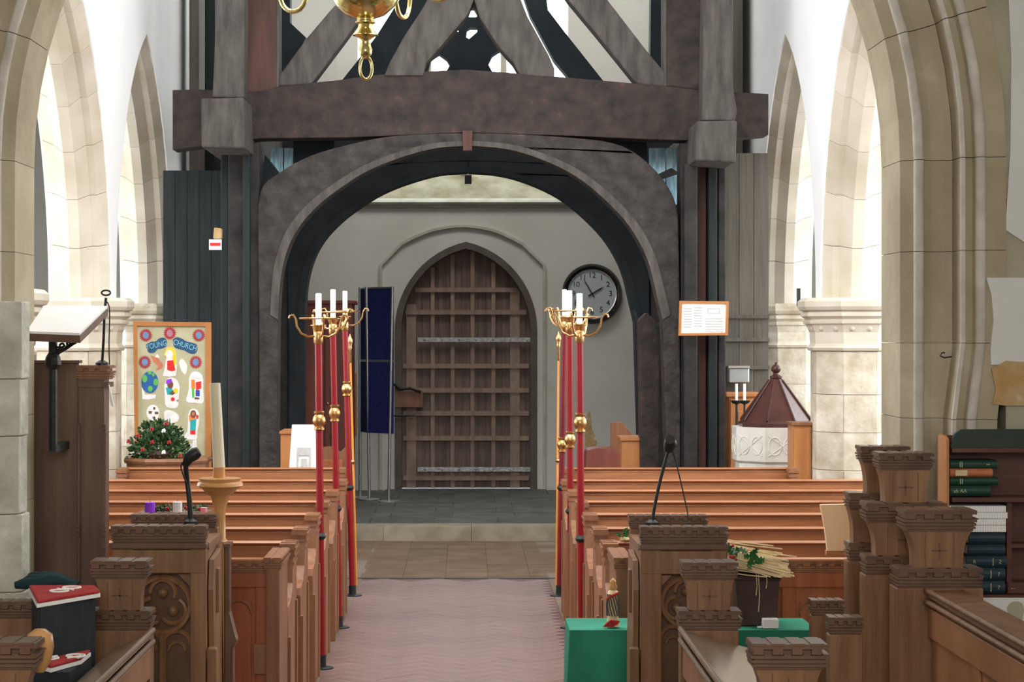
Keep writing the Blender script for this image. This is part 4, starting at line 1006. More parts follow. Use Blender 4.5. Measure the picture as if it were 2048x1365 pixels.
t = thing('book_desk', 'sloping reading desk with open white book on black scrolled iron bracket', 'lectern', P(130, 685, 8.1))
def slab(c4, th, nm, m, par):
    n = (Vector(c4[1])-Vector(c4[0])).cross(Vector(c4[3])-Vector(c4[0])).normalized()*th
    if n.z > 0: n = -n
    c2_ = [Vector(c)+n for c in c4]
    return MB().add(list(c4)+c2_, [(0, 1, 2, 3), (7, 6, 5, 4), (0, 1, 5, 4), (1, 2, 6, 5), (2, 3, 7, 6), (3, 0, 4, 7)]).build(nm, m, par)
q1, q2, q3, q4 = P(52, 668, 7.86), P(160, 672, 7.86), P(216, 617, 8.20), P(88, 616, 8.20)
slab([q1, q2, q3, q4], .030, 'desk_top', 'pulpit_wood', t)
up_ = Vector((0, -.004, .010))
cc = (q1+q2+q3+q4)/4
slab([cc+(p-cc)*.985+up_ for p in (q1, q2, q3, q4)], .010, 'book_pages', 'page_cream', t)
bz = MB(); vb = P(106, 690, 8.1); 
bz.tube([P(106, 684, 8.1), P(106, 900, 8.1)], .018, 8); bz.lathe([(.02, -.03), (.035, -.01), (.03, .02), (.018, .04)], P(106, 725, 8.1), 8)
bz.build('stem', 'dark_iron', t)
sc2 = MB()
for (x, y, r) in ((125, 692, 8), (138, 688, 6), (116, 698, 6), (148, 684, 4)):
    sc2.tube([P(x+r*(1-k/16)*math.cos(k*.7), y+r*(1-k/16)*math.sin(k*.7), 8.1) for k in range(14)], .005, 5)
sc2.tube([P(106, 720, 8.1), P(118, 706, 8.1), P(135, 696, 8.1), P(155, 682, 8.1)], .007, 5)
sc2.build('scroll_bracket', 'dark_iron', t)
foot_ = P(106, 900, 8.1); MB().box(foot_.x-.015, foot_.x+.015, 8.09, dp+.0, foot_.z-.01, foot_.z+.02).build('bracket_arm', 'dark_iron', t)

def mic(pts, r, head, label, extra=None, ring=None):
    t = thing('microphone', label, 'microphone', pts[0])
    MB().tube(curve2(pts), r, 8).build('gooseneck', 'black_plastic', t, smooth=True)
    if head: MB().tube(head, [.015, .024, .027, .020], 10).build('head', 'black_plastic', t, smooth=True)
    if extra: MB().tube(curve2(extra), .0028, 6).build('cable', 'dark_iron', t)
    if ring: MB().tube(ring, .004, 6, True).build('ring', 'black_plastic', t)
    MB().lathe([(.028, 0), (.028, .01), (.012, .02)], Vector(pts[0])-Vector((0, 0, .004)), 12).build('base', 'black_plastic', t)
def curve2(pts, n=4):
    out = []
    for i in range(len(pts)-1):
        p0, p1, p2, p3 = Vector(pts[max(0, i-1)]), Vector(pts[i]), Vector(pts[i+1]), Vector(pts[min(len(pts)-1, i+2)])
        for k in range(n):
            u = k/n; out.append(.5*((2*p1)+(p2-p0)*u+(2*p0-5*p1+4*p2-p3)*u*u+(3*p1-p0-3*p2+p3)*u**3))
    return out+[Vector(pts[-1])]
mic([P(204, 729, 8.40), P(207, 680, 8.38), P(209, 630, 8.38), P(212, 596, 8.38)], .006, None, 'black microphone stem with ring head rising from the pulpit post',
    extra=[P(219, 730, 8.42), P(218, 690, 8.42), P(219, 620, 8.40), P(213, 603, 8.39)], ring=[P(212+9*math.cos(a), 586+5*math.sin(a), 8.38) for a in [2*PI*i/14 for i in range(14)]])
mic([P(1304, 1048, 8.15), P(1310, 1010, 8.15), P(1322, 955, 8.15), P(1337, 900, 8.15)], .007, [P(1336, 905, 8.15), P(1338, 896, 8.15), P(1341, 886, 8.14), P(1341, 880, 8.12)],
    'black gooseneck microphone on the south clergy desk', extra=[P(1341, 890, 8.15), P(1352, 925, 8.17), P(1364, 975, 8.18), P(1376, 1030, 8.18), P(1378, 1048, 8.16)])
mic([P(382, 1046, 8.15), P(378, 990, 8.15), P(374, 960, 8.15), P(371, 925, 8.12)], .011, [P(371, 930, 8.12), P(378, 916, 8.1), P(390, 908, 8.1), P(398, 903, 8.1)],
    'thick black microphone with bent head on the north clergy desk', extra=[P(370, 922, 8.1), P(362, 932, 8.1), P(366, 950, 8.1), P(372, 965, 8.12)])

# ------------------------------------------------------------------ chancel stalls: battlemented ends
def stall_end(cx, d, w_body, z_band, tiers, label, cross=True, dep=.10, zf=.12, body_w=None, group='battlemented stall ends', loc=None):
    """tiers: list of (neck bottom w, neck top w, cap w, z neck top, z cap top)"""
    t = thing('stall_end', label, 'stall end', (cx, d, zf), group)
    hb_ = .07
    w2 = (body_w or w_body)/2
    MB().box(cx-w2, cx+w2, d, d+dep, zf, z_band-hb_).build('body', 'stall_wood', t, bevel=.004)
    MB().box(cx-w2-.012, cx+w2+.012, d-.012, d+dep+.012, zf, zf+.09).build('plinth', 'stall_wood', t, bevel=.004)
    crenel(MB(), cx-w_body/2, cx+w_body/2, d-.008, d+dep+.008, z_band, hb_, n=5).build('battlement_band', 'stall_cap', t)
    z0 = z_band
    for nb_, nt_, cw, zn, zc in tiers:
        n = 8; prof = []
        for k in range(n+1):
            u = k/n; prof.append((nb_/2+(nt_-nb_)/2*u**3, z0+(zn-z0)*u))
        nk = MB().prism([(cx-a, b) for a, b in prof]+[(cx+a, b) for a, b in prof[::-1]], d+.008, d+dep-.008).build('neck', 'stall_wood', t)
        if cross:
            zm_ = (z0+zn)/2-.005; g = MB()
            g.box(cx-.0022, cx+.0022, d+.0065, d+.009, zm_-.032, zm_+.028); g.box(cx-.028, cx+.028, d+.0065, d+.009, zm_-.002, zm_+.002)
            for sx_ in (-1, 1): g.box(cx+sx_*nb_*.30-.0015, cx+sx_*nb_*.30+.0015, d+.0068, d+.009, z0+.005, zn-.012)
            g.build('incised_cross', 'stall_cap', nk)
        crenel(MB(), cx-cw/2, cx+cw/2, d-.012, d+dep+.012, zc, zc-zn, n=4).build('battlement_cap', 'stall_cap', t)
        z0 = zc
    return t
def zz(y, d): return HC-(y-VY)*d/F
dA = 6.97
stall_end(P(1880, 0, dA).x, dA, .303, zz(1137, dA), [(.165, .225, .258, zz(1063, dA), zz(1020, dA))], 'single-tier stall end with incised cross, nearest of the tall south ones by the bookcase', dep=.12)
dB_ = 7.25
stall_end(P(1812, 0, dB_).x, dB_, .30, zz(1112, dB_), [(.215, .27, .30, zz(1045, dB_), zz(1006, dB_)), (.150, .185, .206, zz(940, dB_), zz(906, dB_))], 'two-tier dark stall end with flared necks, behind the single-tier one on the south side', dep=.10)
dD = 7.56
stall_end(P(1770, 0, dD).x, dD, .28, zz(1086, dD), [(.235, .265, .285, zz(1020, dD), zz(986, dD)), (.135, .165, .192, zz(925, dD), zz(893, dD))], 'two-tier dark stall end against the south jamb of the chancel arch', dep=.09, cross=False)
dI = 6.9
stall_end(P(1420, 0, dI).x, dI, .222, zz(1222, dI), [(.142, .172, .198, zz(1160, dI), zz(1125, dI))], 'low stall end with incised cross before the south clergy desk', dep=.09, body_w=.20)
stall_end(P(239, 0, dI).x, dI, .222, zz(1222, dI), [(.142, .172, .205, zz(1158, dI), zz(1122, dI))], 'low grey-brown stall end before the north clergy desk', dep=.09, body_w=.21, cross=True)
dH = 5.2
stall_end(P(1578, 0, dH).x, dH, .21, .93, [(.14, .175, .202, zz(1340, dH), zz(1287, dH))], 'stall end cut off by the bottom edge, nearest of the south desk row', dep=.09, body_w=.2)
stall_end(P(-3, 0, dH).x, dH, .21, .93, [(.14, .175, .202, zz(1340, dH), zz(1285, dH))], 'stall end at the bottom corner, nearest of the north desk row', dep=.09, body_w=.2)
# smaller plain ends
def small_end(px0, px1, ytop, d, label, hband=.06):
    x0, x1 = P(px0, 0, d).x, P(px1, 0, d).x; z = zz(ytop, d)
    t = thing('bench_end', label, 'bench end', ((x0+x1)/2, d, .12), 'plain battlemented bench ends')
    MB().box(x0+.004, x1-.004, d, d+.06, .12, z-hband).build('body', 'stall_wood', t, bevel=.004)
    MB().box(x0-.004, x1+.004, d-.01, d+.07, .12, .20).build('plinth', 'stall_wood', t, bevel=.004)
    crenel(MB(), x0, x1, d-.01, d+.07, z, hband, n=4).build('battlement_cap', 'stall_cap', t)
small_end(1621, 1690, 1201, 7.45, 'plain battlemented bench end beside the green cloth, south side')
small_end(1656, 1728, 1235, 6.8, 'plain battlemented bench end a step nearer than the one beside the green cloth')
small_end(-25, 76, 1203, 6.8, 'plain battlemented bench end under the red kneelers, north side')

# stall fronts, desks and rails along the chancel
def desk_run(side, xin, xout, y0, y1, z_in, z_out, label, m_top='stall_desk'):
    t = thing('stall_desk', label, 'choir desk', (side*xin, (y0+y1)/2, .12))
    s = side
    def bx(nm, m, a0, a1, z0, z1, ya=y0, yb=y1, bev=.003):
        a, b = sorted((s*a0, s*a1)); return MB().box(a, b, ya, yb, z0, z1).build(nm, m, t, bevel=bev)
    bx('front_board', 'stall_front', xin, xin+.025, .12, min(z_in, z_out)-.03)
    n = 5; st = (y1-y0)/n
    for k in range(n): bx('stile', 'stall_front', xin-.012, xin, .12, z_in-.06, y0+k*st, y0+k*st+.07)
    bx('rail', 'stall_front', xin-.014, xin, z_in-.16, z_in-.058); bx('plinth', 'stall_front', xin-.02, xin, .12, .24)
    # sloping top
    a, b = s*(xin-.02), s*xout
    pf = [(a, z_in-.02), (a, z_in), (b, z_out), (b, z_out-.02)]
    MB().prism([(p[0], p[1]) for p in pf], y0, y1).build('sloping_top', m_top, t, bevel=.003)
    for k, dz in ((0, .004), (1, -.035)):
        MB().tube([(s*(xin-.022), y0, z_in+dz), (s*(xin-.022), y1, z_in+dz)], .010, 8).build('moulding', m_top, t, smooth=True)
    bx('shelf', 'stall_front', xin+.02, xout, z_in-.22, z_in-.205)
    return t
desk_run(1, .76, 1.02, 5.31, 6.885, .875, .80, 'long sloping choir desk top, south side, pale with light')
desk_run(-1, 1.10, 1.225, 5.31, 6.885, .87, .80, 'long sloping choir desk top, north side, dull brown')
desk_run(1, 1.62, 1.73, 3.6, 6.95, 1.0, 1.005, 'panelled orange-brown stall front with shiny double rail, south side', 'stall_wood')

# clergy desks with traceried fronts
def clergy_desk(x0, x1, y0, y1, zt, label, mside):
    t = thing('clergy_desk', label, 'desk', ((x0+x1)/2, y0, 0))
    base = 0
    pn = MB().box(x0+.02, x1-.02, y0+.045, y0+.06, base, zt-.10).build('backboard', 'groove' if 0 else 'stall_cap', t)
    for a, b in ((x0+.004, x0+.085), (x1-.065, x1-.004)): MB().box(a, b, y0+.0, y0+.05, base, zt-.09).build('stile', 'stall_wood', t, bevel=.004)
    MB().box(x0+.006, x1-.006, y0-.002, y0+.048, zt-.185, zt-.094).build('rail', 'stall_wood', t, bevel=.004)
    crenel(MB(), x0, x1, y0-.012, y0+.07, zt, .068, n=8).build('battlement_cap', 'stall_cap', t)
    MB().box(x0-.0, x1, y0-.008, y0+.06, zt-.092, zt-.066).build('cornice', 'stall_cap', t, bevel=.006)
    crenel(MB(), x0-.005, x1-.02, y1-.07, y1+.01, zt, .055, n=9).build('battlement_cap', 'stall_cap', t)
    MB().box(x0+.004, x1-.02, y1-.05, y1, base, zt-.055).build('rear_board', 'stall_wood', t, bevel=.004)
    MB().box(x0, x1, y0+.06, y1-.06, zt-.10, zt-.075).build('book_shelf', 'stall_wood', t)
    for xs in (x0, x1-.03): MB().box(xs+.004, xs+.026, y0+.05, y1-.04, base, zt-.10).build('side_board', 'stall_wood', t)
    # big circle with flowing tracery, two arches below
    xl, xr = x0+.085, x1-.065; xm = (xl+xr)/2; W2 = (xr-xl)/2
    zc = zt-.20-W2
    tr = MB(); R = W2
    ci = lambda cx, cz, r, a0, a1, n=16, rad=.009: tr.tube([(cx+r*math.cos(a0+(a1-a0)*i/n), y0+.035, cz+r*math.sin(a0+(a1-a0)*i/n)) for i in range(n+1)], rad, 6)
    ci(xm, zc, R*.96, 0, 2*PI, 28, .012)
    for q_ in range(3):
        a = PI/2+q_*2*PI/3
        ci(xm+R*.42*math.cos(a), zc+R*.42*math.sin(a), R*.44, a-2.0, a+1.6, 14)
        tr.ball((xm+R*.42*math.cos(a), y0+.04, zc+R*.42*math.sin(a)), R*.2, 8, 5)
    for cx2 in (xm-W2*.5, xm+W2*.5):
        zs = zc-R*1.15
        ci(cx2, zs-.03, W2*.5, 0, PI, 12, .010)
        tr.tube([(cx2-W2*.5, y0+.035, zs-.03), (cx2-W2*.5, y0+.035, .3)], .009, 6)
        ci(cx2, zs-.05, W2*.3, 0, PI, 10, .007)
    tr.tube([(xm, y0+.03, zc-R), (xm, y0+.03, .25)], .014, 6)
    # spandrel fillers
    for xq, sq in ((xl, 1), (xr, -1)): MB().prism([(xq, zt-.19), (xq+sq*W2*.45, zt-.19), (xq, zt-.19-W2*.45)], y0+.02, y0+.045).build('spandrel', 'stall_wood', t)
    tr.build('tracery', 'stall_wood', t, smooth=True)
    for xs, sg_ in ((x0, -1), (x1, 1)):
        prof = [(y0+.0, 0), (y0+.05, .55), (y0+.02, .60), (y0+.06, .68), (y0+.04, .9), (y0+.07, zt-.14), (y0+.30, zt-.12), (y0+.36, .6), (y0+.40, 0)]
        a, b = sorted((xs+sg_*.0, xs+sg_*.02)); MB().prism(prof, a, b, 'x').build('wing', 'stall_wood', t)
        MB().box(xs+sg_*.012-.02, xs+sg_*.012+.02, y0+.12, y0+.17, .8, zt-.18).build('buttress', 'stall_wood', t, bevel=.004); MB().box(xs+sg_*.02-.018, xs+sg_*.02+.018, y0-.015, y0+.03, 0, .68).build('buttress', 'stall_wood', t, bevel=.004)
    return t
clergy_desk(.670, 1.014, 7.72, 8.26, zz(1050, 7.8), 'dark carved clergy desk with circular tracery, south side of the chancel step', 'stall_wood')
clergy_desk(-1.372, -1.0, 7.72, 8.26, zz(1048, 7.8), 'dark carved clergy desk with circular tracery, north side of the chancel step', 'stall_wood')

# dark bench end seen edge on beside the north desk, paschal candle
t = thing('bench_end', 'dark wavy-edged bench end right of the north clergy desk', 'bench end', (P(445, 0, 8.05).x, 8.05, 0), None)
xs0, xs1 = -.965, P(458, 0, 8.05).x
MB().prism([(-.975, 0), (-.975, zz(1090, 8.05)), (P(459, 0, 8.05).x, zz(1090, 8.05)), (P(459, 0, 8.05).x, zz(1225, 8.05)), (P(468, 0, 8.05).x, zz(1262, 8.05)), (P(474, 0, 8.05).x, zz(1282, 8.05)), (P(466, 0, 8.05).x, zz(1300, 8.05)), (P(468, 0, 8.05).x, 0)], 8.05, 8.12).build('panel', 'stall_cap', t, bevel=.006)
MB().box(xs0-.01, xs1+.006, 8.03, 8.14, zz(1095, 8.05), zz(1088, 8.05)).build('cap', 'stall_cap', t)
d = 8.45; cx = P(440, 0, d).x
t = thing('paschal_candle_stand', 'turned pale wooden candlestick holding a tall cream paschal candle', 'candle stand', (cx, d, 0))
pr_ = [(.058, 0), (.058, .03), (.04, .06), (.032, .10), (.028, .55), (.032, zz(1088, d)), (.036, zz(1083, d)), (.024, zz(1078, d)), (.023, zz(1020, d)), (.030, zz(1010, d)), (.040, zz(992, d)), (.055, zz(988, d)), (.075, zz(978, d)), (.098, zz(972, d)), (.095, zz(966, d)), (.086, zz(963, d)), (.090, zz(957, d)), (.04, zz(956, d)), (.028, zz(955, d))]
MB().lathe(pr_, (cx, d, 0), 28).build('stem', 'stand_wood', t, smooth=True)
MB().lathe([(.026, zz(957, d)), (.026, zz(935, d)), (.01, zz(934, d))], (cx-.004, d, 0), 16).build('socket', 'stand_wood', t, smooth=True)
MB().tube([(cx-.004, d, zz(936, d)), (P(430, 0, d).x, d, zz(767, d))], [.0255, .0225], 18).build('candle', 'cream_wax', t, smooth=True)

# advent wreath on the north pew front
d = 8.62; y0 = zz(1022, d)
t = thing('wreath_table', 'small dark table behind the north clergy desk carrying the wreath', 'table', (P(355, 0, d).x, d, 0))
a, b = P(280, 0, d).x, -1.105
MB().box(a, b, d-.10, d+.10, y0-.03, y0-.004).build('table_top', 'stall_wood', t)
for xx in (a+.02, b-.05):
    for yy in (d-.09, d+.06): MB().box(xx, xx+.03, yy, yy+.03, 0, y0-.03).build('leg', 'stall_wood', t)
t = thing('advent_wreath', 'low wreath of dark leaves with berries on the table behind the north desk', 'wreath', (P(355, 0, d).x, d, y0))
mb = MB(); xcw = P(352, 0, d).x
for k in range(260):
    a = rA.uniform(0, 2*PI); c = Vector((xcw+.12*math.cos(a), d+.02+.06*math.sin(a), y0+rA.uniform(0, .010)))
    mb.leaf(c, (rA.uniform(-1, 1), rA.uniform(-1, 1), rA.uniform(-.2, .9)), (rA.uniform(-1, 1), rA.uniform(-1, 1), 1), .026, .007)
mb.build('foliage', 'leaf', t)
for px, py in ((371, 1016), (335, 1018), (398, 1019)): MB().ball(P(px, py, d-.1), .009, 8, 5).build('berry', 'berry', t)
for px, m, w3, y1_, lab in ((300, 'ink_purple', .022, 1003, 'short purple pillar candle in the wreath'), (355, 'ink_white', .020, 1002, 'short white pillar candle in the middle of the wreath'), (408, 'ink_pink', .014, 1013, 'short pink pillar candle at the end of the wreath')):
    v = P(px, 0, d-.07); c_ = thing('pillar_candle', lab, 'candle', (v.x, d-.07, y0), 'wreath candles')
    MB().lathe([(w3, 0), (w3, zz(y1_, d)-y0), (w3*.7, zz(y1_, d)-y0+.001)], (v.x, d-.07, y0), 16).build('wax', m, c_, smooth=True)
    MB().tube([(v.x, d-.07, zz(y1_, d)), (v.x, d-.07, zz(y1_, d)+.008)], .0012, 5).build('wick', 'dark_iron', c_)

# green covered table with harvest gifts
d0, d1 = 8.32, 8.66; zt_ = zz(1262, 8.32)
gx0, gx1 = P(1141, 0, d0).x, P(1621, 0, 8.45).x
t = thing('side_table', 'small table under the green cloth', 'table', ((gx0+gx1)/2, (d0+d1)/2, 0))
MB().box(gx0+.03, gx1-.03, d0+.02, d1-.02, zt_-.03, zt_-.006).build('table_top', 'stall_wood', t)
for xx in (gx0+.05, gx1-.09):
    for yy in (d0+.04, d1-.08): MB().box(xx, xx+.04, yy, yy+.04, 0, zt_-.03).build('leg', 'stall_wood', t)
cl = MB(); per = []; N = 120
hx, hy_ = (gx1-gx0)/2, (d1-d0)/2; cxm, cym = (gx0+gx1)/2, (d0+d1)/2
def rr_pt(u, ex, z, rad=.03):
    # rounded rectangle perimeter
    A = hx+ex; B = hy_+ex; per_ = 4*(A+B); s = u*per_
    segs = [((-A, -B), (A, -B)), ((A, -B), (A, B)), ((A, B), (-A, B)), ((-A, B), (-A, -B))]
    for (p, q) in segs:
        l = math.hypot(q[0]-p[0], q[1]-p[1])
        if s <= l: return (cxm+p[0]+(q[0]-p[0])*s/l, cym+p[1]+(q[1]-p[1])*s/l, z)
        s -= l
    return (cxm-A, cym-B, z)
rows = []
for k in range(10):
    u = k/9; z = zt_+.002-(zt_-.06)*max(0, (k-1)/8); row = []
    for i in range(N):
        wv = max(0, u-.12)
        e = .004+(.012*math.sin(i*2*PI/N*14+1.5*math.sin(u*3))+.010)*wv*1.6
        e = min(e, .045)
        row.append(rr_pt(i/N, e if k else -.004, z if k else zt_+.004))
    rows.append(row)
vs = [p for r in rows for p in r]; fs = []
for k in range(9):
    for i in range(N): j = (i+1) % N; fs.append((k*N+i, k*N+j, (k+1)*N+j, (k+1)*N+i))
fs.append(tuple(range(N)))
o = MB().add(vs, fs).build('tablecloth', 'green_cloth', smooth=True); tag(o, 'deep green cloth hanging over the small table by the south frontal', 'tablecloth')
# sheaf of straw in a dark pot
zc = zt_+.006; d = 8.5; pcx = P(1508, 0, d).x
t = thing('straw_pot', 'dark brown square pot standing on the green cloth', 'pot', (pcx, d, zc))
px0, px1 = P(1465, 0, d).x, P(1553, 0, d).x; zp = zz(1150, 8.45)
MB().prism([(px0+.012, zc), (px1-.012, zc), (px1, zp), (px0, zp)], d-.09, d+.09).build('body', 'pot', t, bevel=.004)
MB().box(px0-.006, px1+.006, d-.096, d+.096, zp-.02, zp).build('rim', 'pot', t, bevel=.004)
t = thing('straw_sheaf', 'tied sheaf of pale straw with holly laid over the dark pot', 'straw sheaf', (pcx, d, zp))
mb = MB(); c0 = P(1462, 1118, 8.45); c1 = P(1568, 1140, 8.42)
for k in range(170):
    o1 = Vector((rA.uniform(-.02, .02), rA.uniform(-.07, .07), rA.gauss(0, .022))); o2 = o1*1.35+Vector((rA.uniform(-.05, .02), rA.uniform(-.02, .02), rA.gauss(0, .012)))
    q_ = c1+o2+Vector((rA.uniform(-.03, .015), 0, rA.uniform(-.01, .01))); q_.z = max(q_.z, zp+.004); p_ = c0+o1; p_.z = max(p_.z, zp+.004)
    mb.tube([p_-Vector((rA.uniform(.02, .10), 0, -.02)), (p_+q_)/2+Vector((0, 0, .004)), q_], .0034, 4)
stuff(mb.build('straw', 'straw', t))
hg = MB()
for (x, y1_, y2_) in ((1517, 1160, 1225), (1512, 1155, 1192), (1532, 1150, 1178)):
    hg.tube([P(x, y1_-12, 8.385), P(x+2, (y1_+y2_)/2, 8.38), P(x, y2_, 8.38)], .0022, 5)
hg.build('loose_straw', 'straw', t)
for (x, y) in ((1460, 1092), (1468, 1103), (1458, 1106), (1478, 1098), (1505, 1112), (1511, 1118), (1500, 1122), (1512, 1130)):
    v = P(x, y, 8.36); lf = MB()
    a = rA.uniform(0, 2*PI)
    for k in range(2):
        aa = a+k*2.2; n = 5; ctr = [v+Vector((math.cos(aa), -.2, math.sin(aa)))*.036*i/n for i in range(n+1)]
        sd = Vector((-math.sin(aa), 0, math.cos(aa)))
        top = [ctr[i]+sd*(.004 if i % 2 == 0 else .014) for i in range(n+1)]; bot = [ctr[i]-sd*(.004 if i % 2 == 0 else .014) for i in range(n+1)]
        vs = ctr+top+bot; fs = []
        for i in range(n): fs += [(i, i+1, n+1+i+1, n+1+i), (i+1, i, 2*n+2+i, 2*n+2+i+1)]
        lf.add(vs, fs)
    lf.build('holly_leaf', 'holly', t)
for (x, y) in ((1466, 1092), (1460, 1114), (1464, 1116), (1468, 1114), (1472, 1120)): MB().ball(P(x, y, 8.33), .0065, 8, 5).build('berry', 'berry', t)
v = P(1541, 1258, 8.36)
o = MB().box(v.x-.035, v.x+.03, 8.33, 8.38, zc, zz(1238, 8.35)).build('tealight_box', 'paper', bevel=.004); tag(o, 'small white cardboard box beside the dark pot on the green cloth', 'box')
sl_ = MB().box(P(1515, 0, 8.36).x, v.x-.037, 8.35, 8.37, zc, zc+.006).build('candle_stub', 'paper'); tag(sl_, 'flat white slip lying between pot and small white box', 'paper')
# corn-husk figure
v = P(1226, 1268, 8.37); v.z = zc; s1 = 8.37/F
t = thing('husk_figure', 'small straw husk figurine with wooden bead head on the green cloth', 'figurine', v)
MB().lathe([(.013, .004), (.030, .006), (.022, .05), (.024, .075), (.020, .10), (.027, .13), (.020, .152), (.008, .16)], v, 12).build('body', 'straw', t, smooth=True)
wr = MB()
for k in range(14):
    a = k*.45; wr.tube([v+Vector((.024*math.cos(a), .024*math.sin(a)-.004, .14)), v+Vector((.028*math.cos(a+.5), .028*math.sin(a+.5)-.004, .09)), v+Vector((.026*math.cos(a+.9), .026*math.sin(a+.9)-.004, .05))], .003, 5)
wr.build('fibre_wrap', 'grey_oak', t)
MB().tube([v+Vector((-.026, -.012, .12)), v+Vector((0, -.030, .138)), v+Vector((.022, -.015, .145))], .006, 6).build('red_scarf', 'kneeler_red', t)
MB().add([v+Vector(p) for p in ((-.045, -.02, .004), (-.01, -.03, .035), (.0, -.03, .006), (-.02, 0, .03), (.02, -.03, .02), (.03, -.02, .03))], [(0, 1, 2), (0, 3, 1), (2, 1, 4), (1, 3, 5, 4)]).build('red_foot', 'kneeler_red', t)
MB().lathe([(.003, .155), (.016, .16), (.018, .172), (.012, .184), (.014, .19), (.008, .20), (.002, .206)], v, 14).build('head', 'stand_wood', t, smooth=True)
t = thing('straw_bunch', 'little bunch of straw and leaves on the south pew frontal behind the desk', 'straw bunch', P(1248, 1083, 9.57))
mb = MB()
for k in range(26):
    p_ = P(1264, 1083, 9.57)+Vector((0, rA.uniform(-.02, .02), rA.uniform(0, .012))); q_ = P(1238+rA.uniform(0, 14), 1082, 9.57)+Vector((0, rA.uniform(-.02, .02), rA.uniform(0, .02)))
    q_.z = max(q_.z, .906); p_.z = max(p_.z, .906); mb.tube([p_, q_], .0024, 4)
stuff(mb.build('straw', 'straw', t))
mb = MB()
for k in range(16): mb.leaf(P(1240+rA.uniform(0, 18), 1082-rA.uniform(0, 18), 9.57), (rA.uniform(-1, 1), 0, rA.uniform(-.3, 1)), (0, -1, .3), .03, .008)
mb.build('sprig', 'holly', t)

# pale wooden reading stand beside the south stalls
t = thing('reading_stand', 'pale oak reading board standing between the south pews and the stalls', 'reading stand', (P(1690, 0, 8.62).x, 8.66, 0))
d = 8.62
MB().prism(curve(pl([(1641, 1010), (1650, 1060), (1655, 1103)], d), 1)+pl([(1715, 1103), (1722, 1060), (1728, 1045), (1738, 1012), (1738, 1008)], d)[:4]+pl([(1745, 1008)], d), d, d+.03).build('board', 'pale_wood', t, bevel=.003)
x = P(1722, 0, d).x
MB().box(P(1654, 0, d).x, P(1735, 0, d).x, d+.01, d+.05, zz(1112, d), zz(1103, d)).build('ledge', 'orange_wood', t)
MB().box(x-.02, x+.02, d+.03, d+.07, .03, zz(1103, d)).build('post', 'orange_wood', t); MB().box(x-.12, x+.12, d-.0, d+.16, 0, .03).build('base', 'orange_wood', t)

# ------------------------------------------------------------------ kneelers on the north side
def kneeler(pts, z0, h, label):
    xs = [p[0] for p in pts]; t = thing('kneeler', label, 'kneeler', (sum(xs)/len(xs), pts[0][1], z0), 'red patterned kneelers')
    MB().prism(pts, z0, z0+h, 'z').build('cushion', 'kneeler_red', t, bevel=.012)
    c = Vector((sum(xs)/len(xs), sum(p[1] for p in pts)/len(pts), z0+h))
    e = (Vector(pts[2])-Vector(pts[0])).normalized()
    for k in (-.6, .6):
        m_ = MB(); m_.tube([(c.x+e.x*k*.075+.03*math.cos(a), c.y+e.y*k*.075+.03*math.sin(a), c.z+.002) for a in [2*PI*i/16 for i in range(16)]], .0035, 5, True)
        m_.tube([(c.x+e.x*k*.075-.018, c.y-.02, c.z+.002), (c.x+e.x*k*.075+.018, c.y+.02, c.z+.002)], .003, 5); m_.tube([(c.x+e.x*k*.075+.018, c.y-.02, c.z+.002), (c.x+e.x*k*.075-.018, c.y+.02, c.z+.002)], .003, 5)
        m_.build('white_emblem', 'page_cream', t)
    x0_, x1_ = min(xs), max(xs)
    MB().prism([(c.x+(p[0]-c.x)*1.01, c.y+(p[1]-c.y)*1.01) for p in pts], z0-.012, z0, 'z').build('white_edge', 'page_cream', t)
t = thing('stall_ledge', 'dark stall partition and ledge carrying the red kneelers, north side', 'stall', (-1.4, 6.6, .12))
MB().prism([(-1.36, 6.40), (-1.232, 6.65), (-1.262, 6.77), (-1.47, 6.77)], .12, 1.018, 'z').build('boarding', 'dark_oak', t)
MB().prism([(-1.365, 6.28), (-1.245, 6.28), (-1.235, 6.60), (-1.33, 6.42)], .12, .832, 'z').build('boarding', 'dark_oak', t)
kneeler([(-1.37, 6.39), (-1.217, 6.65), (-1.259, 6.785), (-1.483, 6.785)], 1.031, .012, 'red kneeler with white ring emblems on the dark stall ledge, upper one')
kneeler([(-1.36, 6.34), (-1.30, 6.26), (-1.235, 6.42), (-1.235, 6.58), (-1.33, 6.41)], .846, .012, 'smaller red kneeler with white emblem on the lower desk ledge')
cf = MB()
for k in range(3): cf.tube(curve2([(-1.54+.02*k, 6.83+.02*k, 1.035), (-1.48, 6.83+.02*k, 1.045+.008*k), (-1.40, 6.83+.02*k, 1.055), (-1.33, 6.83+.02*k, 1.035)]), [.012, .014, .018, .020, .018, .015, .018, .020, .018, .015, .013, .012, .010], 8)
tag(cf.build('folded_cloth', 'dark_cloth', smooth=True), 'crumpled dark teal cloth behind the red kneeler at the pulpit foot', 'cloth')
hb2 = MB().lathe([(.012, 0), (.03, .03), (.038, .07), (.034, .10), (.015, .115)], P(80, 1345, 5.35), 14); tag(hb2.build('poppy_head', 'stand_wood', smooth=True), 'rounded worn tan wooden knob beside the nearest north stall end', 'knob')

